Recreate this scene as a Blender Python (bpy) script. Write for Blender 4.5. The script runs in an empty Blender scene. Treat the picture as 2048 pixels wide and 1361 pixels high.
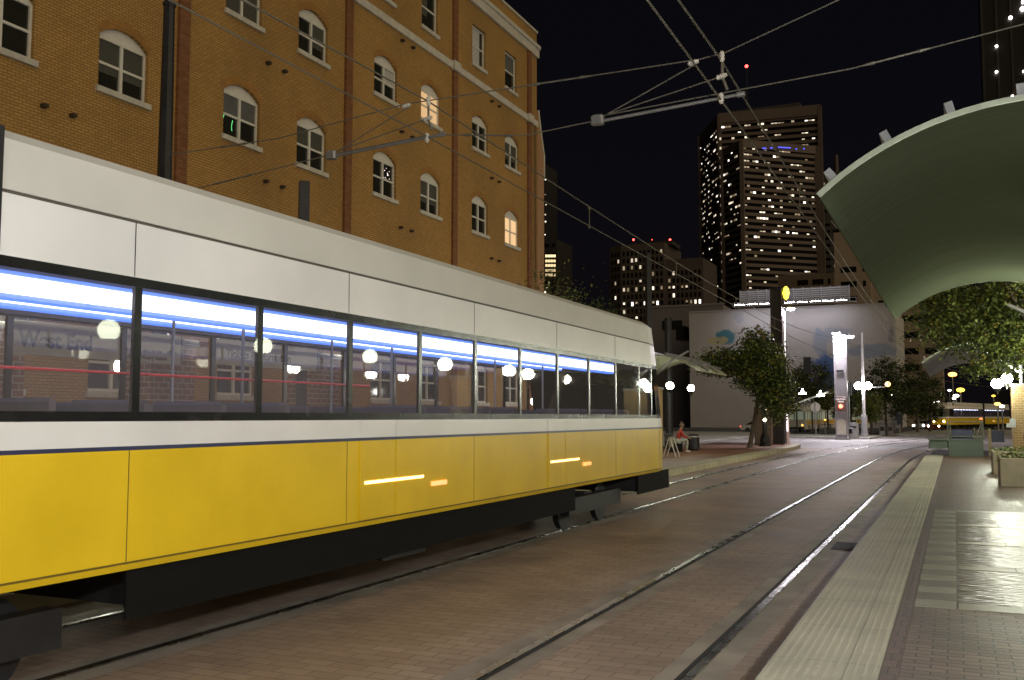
import bpy, bmesh, math, random
from mathutils import Vector, Matrix
random.seed(7)
R = math.radians
SC = bpy.context.scene
COL = SC.collection
# ------------------------------------------------------------------ camera, world, city glow, exposure
F = 1950.0; CH = 1.93
PIT = math.atan(153/F); YAW = math.atan(886/F*math.cos(PIT))
cam_d = bpy.data.cameras.new('camera'); cam = bpy.data.objects.new('camera', cam_d); COL.objects.link(cam)
cam.location = (0, 0, CH); cam.rotation_euler = (math.pi/2+PIT, 0, YAW)
cam_d.sensor_width = 36; cam_d.lens = F/2048*36; cam_d.clip_start = 0.1; cam_d.clip_end = 4000
SC.camera = cam
world = bpy.data.worlds.new('World'); SC.world = world; world.use_nodes = True
wn = world.node_tree.nodes; wl = world.node_tree.links
bg = wn['Background']; bg.inputs['Strength'].default_value = 1.0
tc = wn.new('ShaderNodeTexCoord'); sx = wn.new('ShaderNodeSeparateXYZ'); cr = wn.new('ShaderNodeValToRGB')
wl.new(tc.outputs['Generated'], sx.inputs[0]); wl.new(sx.outputs['Z'], cr.inputs[0]); wl.new(cr.outputs[0], bg.inputs[0])
cr.color_ramp.elements[0].position = 0.0; cr.color_ramp.elements[0].color = (.0042, .0034, .0044, 1)
cr.color_ramp.elements[1].position = 0.42; cr.color_ramp.elements[1].color = (.0026, .0026, .0042, 1)
sun_d = bpy.data.lights.new('city_glow', 'SUN'); sun = bpy.data.objects.new('city_glow', sun_d); COL.objects.link(sun)
sun_d.energy = 1.22; sun_d.angle = R(100); sun_d.color = (1, .82, .52)
sun.rotation_euler = Vector((-.90, .36, -.42)).to_track_quat('-Z', 'Y').to_euler()
SC.view_settings.view_transform = 'Standard'; SC.view_settings.look = 'None'
SC.view_settings.exposure = 0.0; SC.view_settings.gamma = 1.0
SC.render.engine = 'CYCLES'
SC.cycles.use_denoising = True
SC.cycles.max_bounces = 8; SC.cycles.transparent_max_bounces = 24
SC.cycles.sample_clamp_indirect = 6.0
SC.cycles.caustics_reflective = False; SC.cycles.caustics_refractive = False
# ------------------------------------------------------------------ pixel <-> space helper (real distances are chosen by plane)
_r = Vector((math.cos(YAW), math.sin(YAW), 0)); _f = Vector((-math.sin(YAW)*math.cos(PIT), math.cos(YAW)*math.cos(PIT), math.sin(PIT))); _u = _r.cross(_f)
def ray(px, py): return _r*((px-1024)/F)+_u*((680.5-py)/F)+_f
def atX(px, py, X): d = ray(px, py); return Vector((0, 0, CH))+d*(X/d.x)
def atY(px, py, Y): d = ray(px, py); return Vector((0, 0, CH))+d*(Y/d.y)
def atZ(px, py, Z): d = ray(px, py); return Vector((0, 0, CH))+d*((Z-CH)/d.z)
# ------------------------------------------------------------------ materials
MATS = {}
def mat(name, col, rough=.6, metal=0., var=.12, scale=6., bump=0., spec=.5, col2=None, emit=None, estr=0.):
    if name in MATS: return MATS[name]
    m = bpy.data.materials.new(name); m.use_nodes = True; MATS[name] = m
    n = m.node_tree.nodes; l = m.node_tree.links; p = n['Principled BSDF']
    p.inputs['Roughness'].default_value = rough; p.inputs['Metallic'].default_value = metal
    p.inputs['Specular IOR Level'].default_value = spec
    if var > 0 or col2:
        t = n.new('ShaderNodeTexCoord'); nz = n.new('ShaderNodeTexNoise'); nz.inputs['Scale'].default_value = scale; nz.inputs['Detail'].default_value = 6
        l.new(t.outputs['Object'], nz.inputs['Vector'])
        rp = n.new('ShaderNodeValToRGB'); c2 = col2 or tuple(min(1, c*(1+var)) for c in col)
        c1 = col if col2 else tuple(c*(1-var) for c in col)
        rp.color_ramp.elements[0].position = .32; rp.color_ramp.elements[0].color = (*c1, 1)
        rp.color_ramp.elements[1].position = .68; rp.color_ramp.elements[1].color = (*c2, 1)
        l.new(nz.outputs['Fac'], rp.inputs[0]); l.new(rp.outputs[0], p.inputs['Base Color'])
        mr = n.new('ShaderNodeMapRange'); mr.inputs['To Min'].default_value = max(0, rough-.1); mr.inputs['To Max'].default_value = min(1, rough+.1)
        l.new(nz.outputs['Fac'], mr.inputs['Value']); l.new(mr.outputs[0], p.inputs['Roughness'])
        if bump:
            b = n.new('ShaderNodeBump'); b.inputs['Strength'].default_value = bump; b.inputs['Distance'].default_value = .02
            l.new(nz.outputs['Fac'], b.inputs['Height']); l.new(b.outputs[0], p.inputs['Normal'])
    else:
        p.inputs['Base Color'].default_value = (*col, 1)
    if emit:
        p.inputs['Emission Color'].default_value = (*emit, 1); p.inputs['Emission Strength'].default_value = estr
    return m
def glow(name, col, s, sample=True):
    if name in MATS: return MATS[name]
    m = bpy.data.materials.new(name); m.use_nodes = True; MATS[name] = m
    p = m.node_tree.nodes['Principled BSDF']; p.inputs['Base Color'].default_value = (.6, .6, .6, 1); p.inputs['Roughness'].default_value = .3
    p.inputs['Emission Color'].default_value = (*col, 1); p.inputs['Emission Strength'].default_value = s
    if not sample: m.cycles.emission_sampling = 'NONE'
    return m
def brickmat(name, c1, c2, mortar, bw, bh, axes='YZ', ms=.012, rough=.8, bump=.35, stain=.35, rot=0., offset=.5, stscale=.45, spec=.3):
    if name in MATS: return MATS[name]
    m = bpy.data.materials.new(name); m.use_nodes = True; MATS[name] = m
    n = m.node_tree.nodes; l = m.node_tree.links; p = n['Principled BSDF']; p.inputs['Roughness'].default_value = rough
    p.inputs['Specular IOR Level'].default_value = spec
    t = n.new('ShaderNodeTexCoord'); s = n.new('ShaderNodeSeparateXYZ'); c = n.new('ShaderNodeCombineXYZ')
    l.new(t.outputs['Object'], s.inputs[0])
    if axes == 'box':       # u = x + y, v = z : works on every upright face of a square pier
        ad = n.new('ShaderNodeMath'); l.new(s.outputs['X'], ad.inputs[0]); l.new(s.outputs['Y'], ad.inputs[1])
        l.new(ad.outputs[0], c.inputs['X']); l.new(s.outputs['Z'], c.inputs['Y'])
    else:
        l.new(s.outputs[axes[0]], c.inputs['X']); l.new(s.outputs[axes[1]], c.inputs['Y'])
    br = n.new('ShaderNodeTexBrick'); br.offset = offset; br.squash = 1
    br.inputs['Scale'].default_value = 1; br.inputs['Brick Width'].default_value = bw; br.inputs['Row Height'].default_value = bh
    br.inputs['Mortar Size'].default_value = ms; br.inputs['Mortar Smooth'].default_value = .15; br.inputs['Bias'].default_value = 0
    br.inputs['Color1'].default_value = (*c1, 1); br.inputs['Color2'].default_value = (*c2, 1); br.inputs['Mortar'].default_value = (*mortar, 1)
    l.new(c.outputs[0], br.inputs['Vector'])
    nz = n.new('ShaderNodeTexNoise'); nz.inputs['Scale'].default_value = stscale; nz.inputs['Detail'].default_value = 8; nz.inputs['Roughness'].default_value = .6
    l.new(t.outputs['Object'], nz.inputs['Vector'])
    rp = n.new('ShaderNodeValToRGB'); rp.color_ramp.elements[0].position = .3; rp.color_ramp.elements[0].color = (1-stain,)*3+(1,)
    rp.color_ramp.elements[1].position = .7; rp.color_ramp.elements[1].color = (1+stain*.25,)*3+(1,)
    l.new(nz.outputs['Fac'], rp.inputs[0])
    mx = n.new('ShaderNodeMix'); mx.data_type = 'RGBA'; mx.blend_type = 'MULTIPLY'; mx.inputs['Factor'].default_value = 1
    l.new(br.outputs['Color'], mx.inputs[6]); l.new(rp.outputs[0], mx.inputs[7]); l.new(mx.outputs[2], p.inputs['Base Color'])
    n2 = n.new('ShaderNodeTexNoise'); n2.inputs['Scale'].default_value = 40; n2.inputs['Detail'].default_value = 4; l.new(t.outputs['Object'], n2.inputs['Vector'])
    hh = n.new('ShaderNodeMath'); hh.operation = 'MULTIPLY_ADD'; hh.inputs[1].default_value = -1.0
    l.new(br.outputs['Fac'], hh.inputs[0]); l.new(n2.outputs['Fac'], hh.inputs[2])
    b = n.new('ShaderNodeBump'); b.inputs['Strength'].default_value = bump; b.inputs['Distance'].default_value = .012
    l.new(hh.outputs[0], b.inputs['Height']); l.new(b.outputs[0], p.inputs['Normal'])
    mr = n.new('ShaderNodeMapRange'); mr.inputs['To Min'].default_value = max(.1, rough-.22); mr.inputs['To Max'].default_value = min(1, rough+.12)
    l.new(nz.outputs['Fac'], mr.inputs['Value']); l.new(mr.outputs[0], p.inputs['Roughness'])
    return m
def glassmat(name, tint, refl=.08, rough=.02):
    if name in MATS: return MATS[name]
    m = bpy.data.materials.new(name); m.use_nodes = True; MATS[name] = m
    n = m.node_tree.nodes; l = m.node_tree.links; n.clear()
    o = n.new('ShaderNodeOutputMaterial'); mx = n.new('ShaderNodeMixShader'); tr = n.new('ShaderNodeBsdfTransparent'); gl = n.new('ShaderNodeBsdfGlossy')
    lw = n.new('ShaderNodeLayerWeight'); lw.inputs[0].default_value = .5; pw = n.new('ShaderNodeMath'); pw.operation = 'POWER'; pw.inputs[1].default_value = 4.; l.new(lw.outputs['Facing'], pw.inputs[0])
    fr = n.new('ShaderNodeMath'); fr.operation = 'MULTIPLY_ADD'; fr.inputs[1].default_value = .5; fr.inputs[2].default_value = refl*.5; l.new(pw.outputs[0], fr.inputs[0])
    tr.inputs[0].default_value = (*tint, 1); gl.inputs['Roughness'].default_value = rough; gl.inputs['Color'].default_value = (.9, .9, .9, 1)
    df = n.new('ShaderNodeBsdfDiffuse'); df.inputs['Color'].default_value = (.62, .56, .56, 1); m2 = n.new('ShaderNodeMixShader'); m2.inputs[0].default_value = .095  # pale diffuse film put in for the hazy veil across the panes
    l.new(tr.outputs[0], m2.inputs[1]); l.new(df.outputs[0], m2.inputs[2])
    l.new(fr.outputs[0], mx.inputs[0]); l.new(m2.outputs[0], mx.inputs[1]); l.new(gl.outputs[0], mx.inputs[2]); l.new(mx.outputs[0], o.inputs[0])
    return m
# ------------------------------------------------------------------ mesh collector
class MB:
    def __init__(s): s.v = []; s.f = []; s.mi = []; s.cur = 0
    def face(s, pts):
        i = len(s.v); s.v += [tuple(p) for p in pts]; s.f.append(tuple(range(i, i+len(pts)))); s.mi.append(s.cur)
    def box(s, x0, x1, y0, y1, z0, z1, M=None):
        P = [Vector((x, y, z)) for z in (z0, z1) for y in (y0, y1) for x in (x0, x1)]
        if M: P = [M @ p for p in P]
        i = len(s.v); s.v += [tuple(p) for p in P]
        for f in ((0, 2, 3, 1), (4, 5, 7, 6), (0, 1, 5, 4), (1, 3, 7, 5), (3, 2, 6, 7), (2, 0, 4, 6)):
            s.f.append(tuple(i+k for k in f)); s.mi.append(s.cur)
        return s
    def bbox(s, x0, x1, y0, y1, z0, z1, b=.01, M=None):     # a box with chamfered upright edges and top
        poly = [(x0+b, y0), (x1-b, y0), (x1, y0+b), (x1, y1-b), (x1-b, y1), (x0+b, y1), (x0, y1-b), (x0, y0+b)]
        i = len(s.v); cx, cy = (x0+x1)/2, (y0+y1)/2
        rings = [(z0, 0), (z1-b, 0), (z1, b)]
        for z, d in rings:
            for x, y in poly:
                p = Vector((x-math.copysign(d, x-cx)*(1 if abs(x-cx) > 1e-6 else 0), y-math.copysign(d, y-cy), z))
                s.v.append(tuple(M @ p if M else p))
        for k in range(2):
            for j in range(8):
                a = i+k*8+j; b2 = i+k*8+(j+1) % 8; s.f.append((a, b2, b2+8, a+8)); s.mi.append(s.cur)
        s.f.append(tuple(i+16+j for j in range(8))); s.mi.append(s.cur); s.f.append(tuple(i+7-j for j in range(8))); s.mi.append(s.cur)
        return s
    def tube(s, pts, r, seg=8, cap=True):
        pts = [Vector(p) for p in pts]; rr = r if isinstance(r, (list, tuple)) else [r]*len(pts)
        i = len(s.v); prev = None
        for k, p in enumerate(pts):
            d = (pts[min(k+1, len(pts)-1)]-pts[max(k-1, 0)]).normalized()
            if prev is None:
                a = Vector((0, 0, 1)) if abs(d.z) < .9 else Vector((1, 0, 0)); a = (a-d*a.dot(d)).normalized()
            else:
                a = (prev-d*prev.dot(d)).normalized()
            prev = a; b = d.cross(a)
            for j in range(seg):
                t = 2*math.pi*j/seg; s.v.append(tuple(p+(a*math.cos(t)+b*math.sin(t))*rr[k]))
        for k in range(len(pts)-1):
            for j in range(seg):
                a0 = i+k*seg+j; a1 = i+k*seg+(j+1) % seg; s.f.append((a0, a1, a1+seg, a0+seg)); s.mi.append(s.cur)
        if cap:
            s.f.append(tuple(i+seg-1-j for j in range(seg))); s.mi.append(s.cur)
            e = i+(len(pts)-1)*seg; s.f.append(tuple(e+j for j in range(seg))); s.mi.append(s.cur)
        return s
    def lathe(s, prof, c=(0, 0, 0), seg=16, axis='Z'):
        i = len(s.v)
        for r, z in prof:
            for j in range(seg):
                t = 2*math.pi*j/seg; x, y = r*math.cos(t), r*math.sin(t)
                p = (x, y, z) if axis == 'Z' else ((z, x, y) if axis == 'X' else (y, z, x))
                s.v.append((p[0]+c[0], p[1]+c[1], p[2]+c[2]))
        for k in range(len(prof)-1):
            for j in range(seg):
                a0 = i+k*seg+j; a1 = i+k*seg+(j+1) % seg; s.f.append((a0, a1, a1+seg, a0+seg)); s.mi.append(s.cur)
        if prof[0][0] > 1e-4: s.f.append(tuple(i+seg-1-j for j in range(seg))); s.mi.append(s.cur)
        if prof[-1][0] > 1e-4: e = i+(len(prof)-1)*seg; s.f.append(tuple(e+j for j in range(seg))); s.mi.append(s.cur)
        return s
    def ball(s, c, r, seg=16, n=9, sz=1.):
        return s.lathe([(max(1e-5, r*math.sin(math.pi*k/n)), -r*sz*math.cos(math.pi*k/n)) for k in range(n+1)], c, seg)
    def prism(s, poly, z0, z1):
        n = len(poly); i = len(s.v)
        s.v += [(x, y, z0) for x, y in poly]+[(x, y, z1) for x, y in poly]
        for j in range(n): s.f.append((i+j, i+(j+1) % n, i+n+(j+1) % n, i+n+j)); s.mi.append(s.cur)
        s.f.append(tuple(i+n-1-j for j in range(n))); s.mi.append(s.cur); s.f.append(tuple(i+n+j for j in range(n))); s.mi.append(s.cur)
        return s
    def build(s, name, m, parent=None, smooth=False, origin=None):
        o0 = wpos(parent) if parent else Vector(origin or (0, 0, 0))
        me = bpy.data.meshes.new(name); me.from_pydata([(x-o0.x, y-o0.y, z-o0.z) for x, y, z in s.v], [], s.f)
        for q in (m if isinstance(m, (list, tuple)) else [m]): me.materials.append(q)
        me.polygons.foreach_set('material_index', s.mi)
        if smooth: me.polygons.foreach_set('use_smooth', [True]*len(s.f))
        me.update()
        bm = bmesh.new(); bm.from_mesh(me); bmesh.ops.remove_doubles(bm, verts=bm.verts, dist=1e-5); bmesh.ops.recalc_face_normals(bm, faces=bm.faces) if len(bm.faces) < 60000 else None
        bm.to_mesh(me); bm.free()
        o = bpy.data.objects.new(name, me); COL.objects.link(o)
        if parent: o.parent = parent
        else: o.location = o0
        if smooth:
            try: me.set_sharp_from_angle(angle=R(40))
            except Exception: pass
        return o
def wpos(o):
    p = Vector((0, 0, 0))
    while o: p += Vector(o.location); o = o.parent
    return p
def tag(o, label=None, cat=None, group=None, kind=None):
    if label: o['label'] = label
    if cat: o['category'] = cat
    if group: o['group'] = group
    if kind: o['kind'] = kind
    return o
def thing(name, loc, label, cat, group=None, rz=0.):
    o = bpy.data.objects.new(name, None); COL.objects.link(o); o.location = loc; o.rotation_euler = (0, 0, rz); o.empty_display_size = .2
    return tag(o, label, cat, group)
KIDS = {}
def copy_tree(o, parent=None):
    c = o.copy(); COL.objects.link(c)
    if parent: c.parent = parent
    for ch in [x for x in COL.objects if x.parent == o]: copy_tree(ch, c)
    return c
def dup(o, loc, rz=None, label=None, group=None):
    c = copy_tree(o); c.location = loc
    if rz is not None: c.rotation_euler = (0, 0, rz)
    if label: c['label'] = label
    if group: c['group'] = group
    return c
def text_mesh(txt, size, M, name, m, parent, ext=.003, align='LEFT'):
    cu = bpy.data.curves.new(name, 'FONT'); cu.body = txt; cu.size = size; cu.extrude = ext; cu.offset = size*.03 if size > .15 else size*.012; cu.align_x = align
    t = bpy.data.objects.new(name, cu); COL.objects.link(t); bpy.context.view_layer.update()
    me = bpy.data.meshes.new_from_object(t.evaluated_get(bpy.context.evaluated_depsgraph_get()))
    COL.objects.unlink(t); bpy.data.objects.remove(t)
    me.transform(M); me.materials.clear(); me.materials.append(m); o0 = wpos(parent)
    me.transform(Matrix.Translation(-o0))
    o = bpy.data.objects.new(name, me); COL.objects.link(o); o.parent = parent
    return o
def struct(o): o['kind'] = 'structure'; return o
# common materials
M_steel = mat('dark_steel', (.035, .035, .038), .45, .6)
M_gal = mat('galvanised_steel', (.30, .30, .30), .45, .5)
M_black = mat('black_rubber', (.012, .012, .013), .55)
M_conc = mat('pale_concrete', (.34, .33, .30), .8, var=.2, scale=3, bump=.3)
M_stone = mat('white_stone', (.52, .49, .43), .8, var=.12, scale=4, bump=.2)
M_white = mat('white_paint', (.72, .71, .67), .45, var=.05)
M_globe = glow('lamp_globe_glow', (.97, 1.0, .80), 70.)
M_globe2 = glow('near_globe_glow', (.97, .985, 1.), 560.); M_globe3 = glow('canopy_globe_glow', (.95, 1.0, .72), 22.); M_globe4 = glow('pier_globe_glow', (.98, 1.0, .80), 240.)
M_cool = glow('cool_lamp_glow', (.95, .90, 1.0), 1300.)
M_sod = glow('sodium_lamp_glow', (1.0, .78, .03), 5.)
M_orange = glow('orange_lamp_glow', (1.0, .42, .10), 4.5, False)
M_red = glow('red_signal_glow', (1.0, .085, .025), 7., False)
M_redbeacon = glow('red_beacon_glow', (1.0, .05, .04), 9., False)
M_wpoint = glow('white_point_glow', (1., .86, .8), 9., False)
M_head = glow('headlamp_glow', (1.0, .86, .62), 22., False)
M_amber = glow('amber_lamp_glow', (1.0, .48, .06), 3.5, False)
M_glassdark = mat('dark_glass', (.022, .022, .017), .06, var=0., spec=.6)
# ================================================================== THE SETTING
XL, XR, XE, XP = -8.4, -1.27, -1.27, -8.45
g = MB(); g.face([(-1500, -300, -.03), (1500, -300, -.03), (1500, 2500, -.03), (-1500, 2500, -.03)])
struct(g.build('ground', mat('asphalt', (.05, .048, .048), .8, var=.3, scale=.8, bump=.3)))
bed = MB(); bed.face([(-8.5, -14, 0), (-1.2, -14, 0), (-1.2, 62, 0), (-8.5, 62, 0)])
struct(bed.build('track_bed', brickmat('track_brick', (.43, .325, .25), (.36, .265, .205), (.23, .175, .14), .30, .15, 'XY', .007, .62, .3, .40, stscale=.55)))
pz = MB(); pz.face([(-60, 62, 0), (60, 62, 0), (60, 104, 0), (-60, 104, 0)])
struct(pz.build('crossing', mat('pale_paving', (.34, .315, .32), .62, var=.18, scale=.5, bump=.2)))
def curve_dx(y): return 0.0 if y < 44 else .0022*(y-44)**2
def strip(x0, x1, z, y0=-14., y1=112., step=4.):
    m = MB(); ys = [y0+step*k for k in range(int((y1-y0)/step)+1)]
    for a, b in zip(ys[:-1], ys[1:]):
        m.face([(x0+curve_dx(a), a, z), (x1+curve_dx(a), a, z), (x1+curve_dx(b), b, z), (x0+curve_dx(b), b, z)])
    return m
RAILX = [-1.85, -3.285, -6.115, -7.55]
RNAME = ['right rail of the track beside the yellow tactile strip', 'left rail of the clear track, second from the right platform',
         'right rail of the track under the train, shaded by its side', 'rail beside the far kerb beneath the train']
M_rail = mat('rail_steel', (.40, .39, .38), .28, 1., var=.2, scale=3)
M_groove = mat('flangeway', (.018, .017, .016), .7)
M_trackconc = mat('rail_concrete', (.30, .26, .215), .66, var=.3, scale=1.4, bump=.25)
cs = MB()
for x in RAILX:
    t = strip(x-.24, x+.24, .004); cs.v += []; n0 = len(cs.v); cs.v += t.v; cs.f += [tuple(i+n0 for i in f) for f in t.f]; cs.mi += t.mi
struct(cs.build('rail_surround', M_trackconc))
for x, nm in zip(RAILX, RNAME):
    m = MB(); ys = [-14+3*k for k in range(43)]
    side = 1 if x in (-1.85, -6.115) else -1
    for a, b in zip(ys[:-1], ys[1:]):
        da, db = curve_dx(a), curve_dx(b)
        m.cur = 0
        m.face([(x-.036+da, a, .016), (x+.036+da, a, .016), (x+.036+db, b, .016), (x-.036+db, b, .016)])
        m.face([(x-.036+da, a, .001), (x-.036+da, a, .016), (x-.036+db, b, .016), (x-.036+db, b, .001)])
        m.face([(x+.036+da, a, .016), (x+.036+da, a, .001), (x+.036+db, b, .001), (x+.036+db, b, .016)])
        m.cur = 1; q = -side
        x0, x1 = sorted((x+q*.038, x+q*.088)); m.face([(x0+da, a, .0085), (x1+da, a, .0085), (x1+db, b, .0085), (x0+db, b, .0085)])
    tag(m.build('tram_rail', [M_rail, M_groove]), 'steel '+nm, 'rail', 'rails set in the brick paving')
# right platform
rp = MB(); rp.box(XE, 14, -14, 48.2, -.02, .2)
M_rpav = brickmat('platform_pavers', (.205, .140, .098), (.125, .083, .058), (.04, .033, .027), .21, .105, 'XY', .007, .5, .5, .4, stscale=.8, spec=.5)
struct(rp.build('platform', M_rpav))
# tactile strip with real domes
tb = MB(); tb.box(-1.25, -.52, -14, 48.1, .2, .212)
def domes(m, y0, y1, p=.0605):
    for iy in range(int((y1-y0)/p)):
        for ix in range(12):
            cx = -1.25+.033+ix*p; cy = y0+iy*p; i = len(m.v)
            for r, z in ((.019, .2121), (.013, .2160)):
                for k in range(6): m.v.append((cx+r*math.cos(k*1.0472), cy+r*math.sin(k*1.0472), z))
            for k in range(6): m.f.append((i+k, i+(k+1) % 6, i+6+(k+1) % 6, i+6+k)); m.mi.append(0)
            m.f.append(tuple(i+6+k for k in range(6))); m.mi.append(0)
domes(tb, 5.6, 34)
struct(tb.build('tactile_paving', brickmat('tactile_tile', (.50, .475, .37), (.47, .45, .35), (.30, .28, .22), .735, 1.22, 'XY', .006, .6, .1, .3, offset=0., stscale=1.2)))
# dark brick border and stone inlay
b = MB(); b.box(-.515, -.40, -14, 48.1, .2, .205)
struct(b.build('border_paving', brickmat('border_brick', (.17, .115, .09), (.13, .09, .075), (.06, .05, .04), .105, .21, 'XY', .006, .55, .4, .3)))
inl = MB(); bands = []
y = 9.78; k = 0
while y < 19.95:                                        # narrow column of alternating light and dark slabs
    d = .40 if k % 2 == 0 else .40
    inl.cur = 0 if k % 2 == 0 else 1
    inl.box(-.395, -.045, y+.004, min(y+d, 19.95)-.004, .2, .206); y += d; k += 1
inl.cur = 0
for yb in (9.78, 12.3, 14.72, 17.12, 19.62):
    for xa in [-.03+.6*q for q in range(9)]: inl.box(xa+.004, xa+.596, yb, yb+.30, .2, .2065)
struct(inl.build('stone_inlay', [mat('light_slab', (.36, .345, .27), .38, var=.15, scale=5, bump=.2, spec=.6), mat('dark_slab', (.17, .15, .11), .5, var=.2, scale=5, bump=.2)]))
sl = MB()
for ya, yb in ((10.08, 12.3), (12.6, 14.72), (15.02, 17.12), (17.42, 19.62)): sl.box(-.03, 5.37, ya+.01, yb-.01, .2, .2055)
def slate():
    m = bpy.data.materials.new('rippled_slate'); m.use_nodes = True; n = m.node_tree.nodes; l = m.node_tree.links; p = n['Principled BSDF']
    t = n.new('ShaderNodeTexCoord'); mp = n.new('ShaderNodeMapping'); mp.inputs['Scale'].default_value = (5, 15, 5); l.new(t.outputs['Object'], mp.inputs[0])
    nz = n.new('ShaderNodeTexNoise'); nz.inputs['Scale'].default_value = 1.; nz.inputs['Detail'].default_value = 5; l.new(mp.outputs[0], nz.inputs['Vector'])
    vo = n.new('ShaderNodeTexVoronoi'); vo.inputs['Scale'].default_value = 1.1; l.new(mp.outputs[0], vo.inputs['Vector'])
    ad = n.new('ShaderNodeMath'); l.new(nz.outputs['Fac'], ad.inputs[0]); l.new(vo.outputs['Distance'], ad.inputs[1])
    bp = n.new('ShaderNodeBump'); bp.inputs['Strength'].default_value = .8; bp.inputs['Distance'].default_value = .03; l.new(ad.outputs[0], bp.inputs['Height']); l.new(bp.outputs[0], p.inputs['Normal'])
    rr = n.new('ShaderNodeValToRGB'); rr.color_ramp.elements[0].color = (.10, .082, .058, 1); rr.color_ramp.elements[1].color = (.22, .19, .14, 1); l.new(nz.outputs['Fac'], rr.inputs[0]); l.new(rr.outputs[0], p.inputs['Base Color'])
    p.inputs['Roughness'].default_value = .29; p.inputs['Specular IOR Level'].default_value = .6
    return m
struct(sl.build('slate_paving', slate()))
# left platform
lp = MB(); lp.prism([(-14.6, -14), (XP, -14), (XP, 58), (-8.9, 63.5), (-10.5, 66), (-14.6, 66)], -.02, .2)
struct(lp.build('platform', brickmat('far_platform_brick', (.30, .145, .085), (.24, .11, .07), (.10, .075, .055), .21, .105, 'XY', .007, .6, .3, .3)))
kb = MB(); kb.prism([(-9.05, -14), (XP+.02, -14), (XP+.02, 58), (-8.88, 63.5), (-9.3, 63.5), (-9.05, 58)], -.02, .206)
struct(kb.build('kerb', mat('kerb_concrete', (.40, .375, .27), .75, var=.2, scale=2, bump=.2)))
pv = MB(); pv.box(-20.7, -17.6, -14, 66, -.02, .15); pv.box(-60, -17.6, 66.2, 118, -.02, .12); pv.prism([(-6.2, 106), (14, 104), (60, 104), (60, 150), (-4.5, 150)], -.02, .12); pv.prism([(-15.5, 92), (-6.6, 88), (-6.4, 100), (-8.4, 104), (-15.5, 104)], -.02, .13)
struct(pv.build('pavement', M_conc))
# ================================================================== BRICK BUILDING
FX = -20.7
bld = thing('brick_building', (FX, 17, 0), 'orange brick five storey building with arched white windows behind the train', 'building')
M_tan = brickmat('tan_brick', (.50, .292, .088), (.41, .235, .068), (.25, .14, .048), .225, .080, 'YZ', .014, .85, .45, .24, stscale=.30)
M_redb = brickmat('red_brick', (.20, .075, .03), (.30, .125, .05), (.15, .08, .04), .215, .076, 'YZ', .011, .85, .3, .2)
M_soldier = brickmat('soldier_brick', (.40, .195, .047), (.33, .16, .04), (.24, .13, .045), .076, .23, 'YZ', .010, .85, .3, .15)
bays = [-4.3+8.7*k for k in range(6)]        # pilaster centres -4.3 ... 39.2 ; last 47.9
WROWS = [(2.6, 1.9, True), (6.72, 1.80, True), (10.8, 1.80, True), (14.87, 1.70, True), (19.03, 1.92, False)]
wins = []
wall = MB(); y0w, y1w, ztop = -13.0, 49.05, 23.35
openings = []
for bq in [-13.0]+bays:
    for off in (1.85, 5.62):
        ya = bq+off
        if ya > y0w+.3 and ya+1.75 < y1w-.4:
            for ri, (zs, hh, arch) in enumerate(WROWS): openings.append((ya, zs, 1.75 if arch else 1.45, hh, arch, ri))
cols = sorted(set(o[0] for o in openings))
def arcpts(ya, zt, w, rise, n=8):
    return [(ya+w*k/n, zt-rise+rise*math.sin(math.pi*k/n)**.8 if rise else zt) for k in range(n+1)]
edge = y0w
for ya in cols:
    w = 1.75
    wall.face([(FX, edge, 0), (FX, ya, 0), (FX, ya, ztop), (FX, edge, ztop)])
    zc = 0
    for (yy, zs, ww, hh, arch, ri) in sorted([o for o in openings if o[0] == ya], key=lambda o: o[1]):
        wall.face([(FX, ya, zc), (FX, ya+w, zc), (FX, ya+w, zs), (FX, ya, zs)])
        zt = zs+hh; rise = .34 if arch else 0; cell = zt+.05
        if ww < w: wall.face([(FX, ya+ww, zs), (FX, ya+w, zs), (FX, ya+w, cell), (FX, ya+ww, cell)])
        ap = arcpts(ya, zt, ww, rise)
        for (p0, p1) in zip(ap[:-1], ap[1:]): wall.face([(FX, p0[0], p0[1]), (FX, p1[0], p1[1]), (FX, p1[0], cell), (FX, p0[0], cell)])
        d = .22; ring = [(ya, zs)]+ap+[(ya+ww, zs)]
        for p0, p1 in zip(ring[:-1], ring[1:]): wall.face([(FX, *p0), (FX, *p1), (FX-d, *p1), (FX-d, *p0)])
        wall.face([(FX, ya, zs), (FX, ya+ww, zs), (FX-d, ya+ww, zs), (FX-d, ya, zs)])
        zc = cell
    wall.face([(FX, ya, zc), (FX, ya+w, zc), (FX, ya+w, ztop), (FX, ya, ztop)]); edge = ya+w
wall.face([(FX, edge, 0), (FX, y1w, 0), (FX, y1w, ztop), (FX, edge, ztop)])
wall.face([(FX, y1w, 0), (FX-26, y1w, 0), (FX-26, y1w, ztop), (FX, y1w, ztop)])
wall.face([(FX, y0w, 0), (FX, y0w, ztop), (FX-26, y0w, ztop), (FX-26, y0w, 0)])
wall.face([(FX-26, y0w, 0), (FX-26, y0w, ztop), (FX-26, y1w, ztop), (FX-26, y1w, 0)])
wall.build('wall', M_tan, bld)
rf = MB(); rf.box(FX-25.9, FX-.1, y0w+.1, y1w-.1, 22.8, 23.0); rf.build('roof', M_steel, bld)
cp = MB(); cp.box(FX-.35, FX+.07, y0w, y1w+.05, 23.352, 23.47); cp.box(FX-.01, FX+.13, y0w, y1w+.09, 21.95, 22.42); cp.box(FX-.01, FX+.20, y0w, y1w+.15, 22.422, 22.62)
cp.build('cornice', M_stone, bld)
sc_ = MB(); prev = y0w
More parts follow.
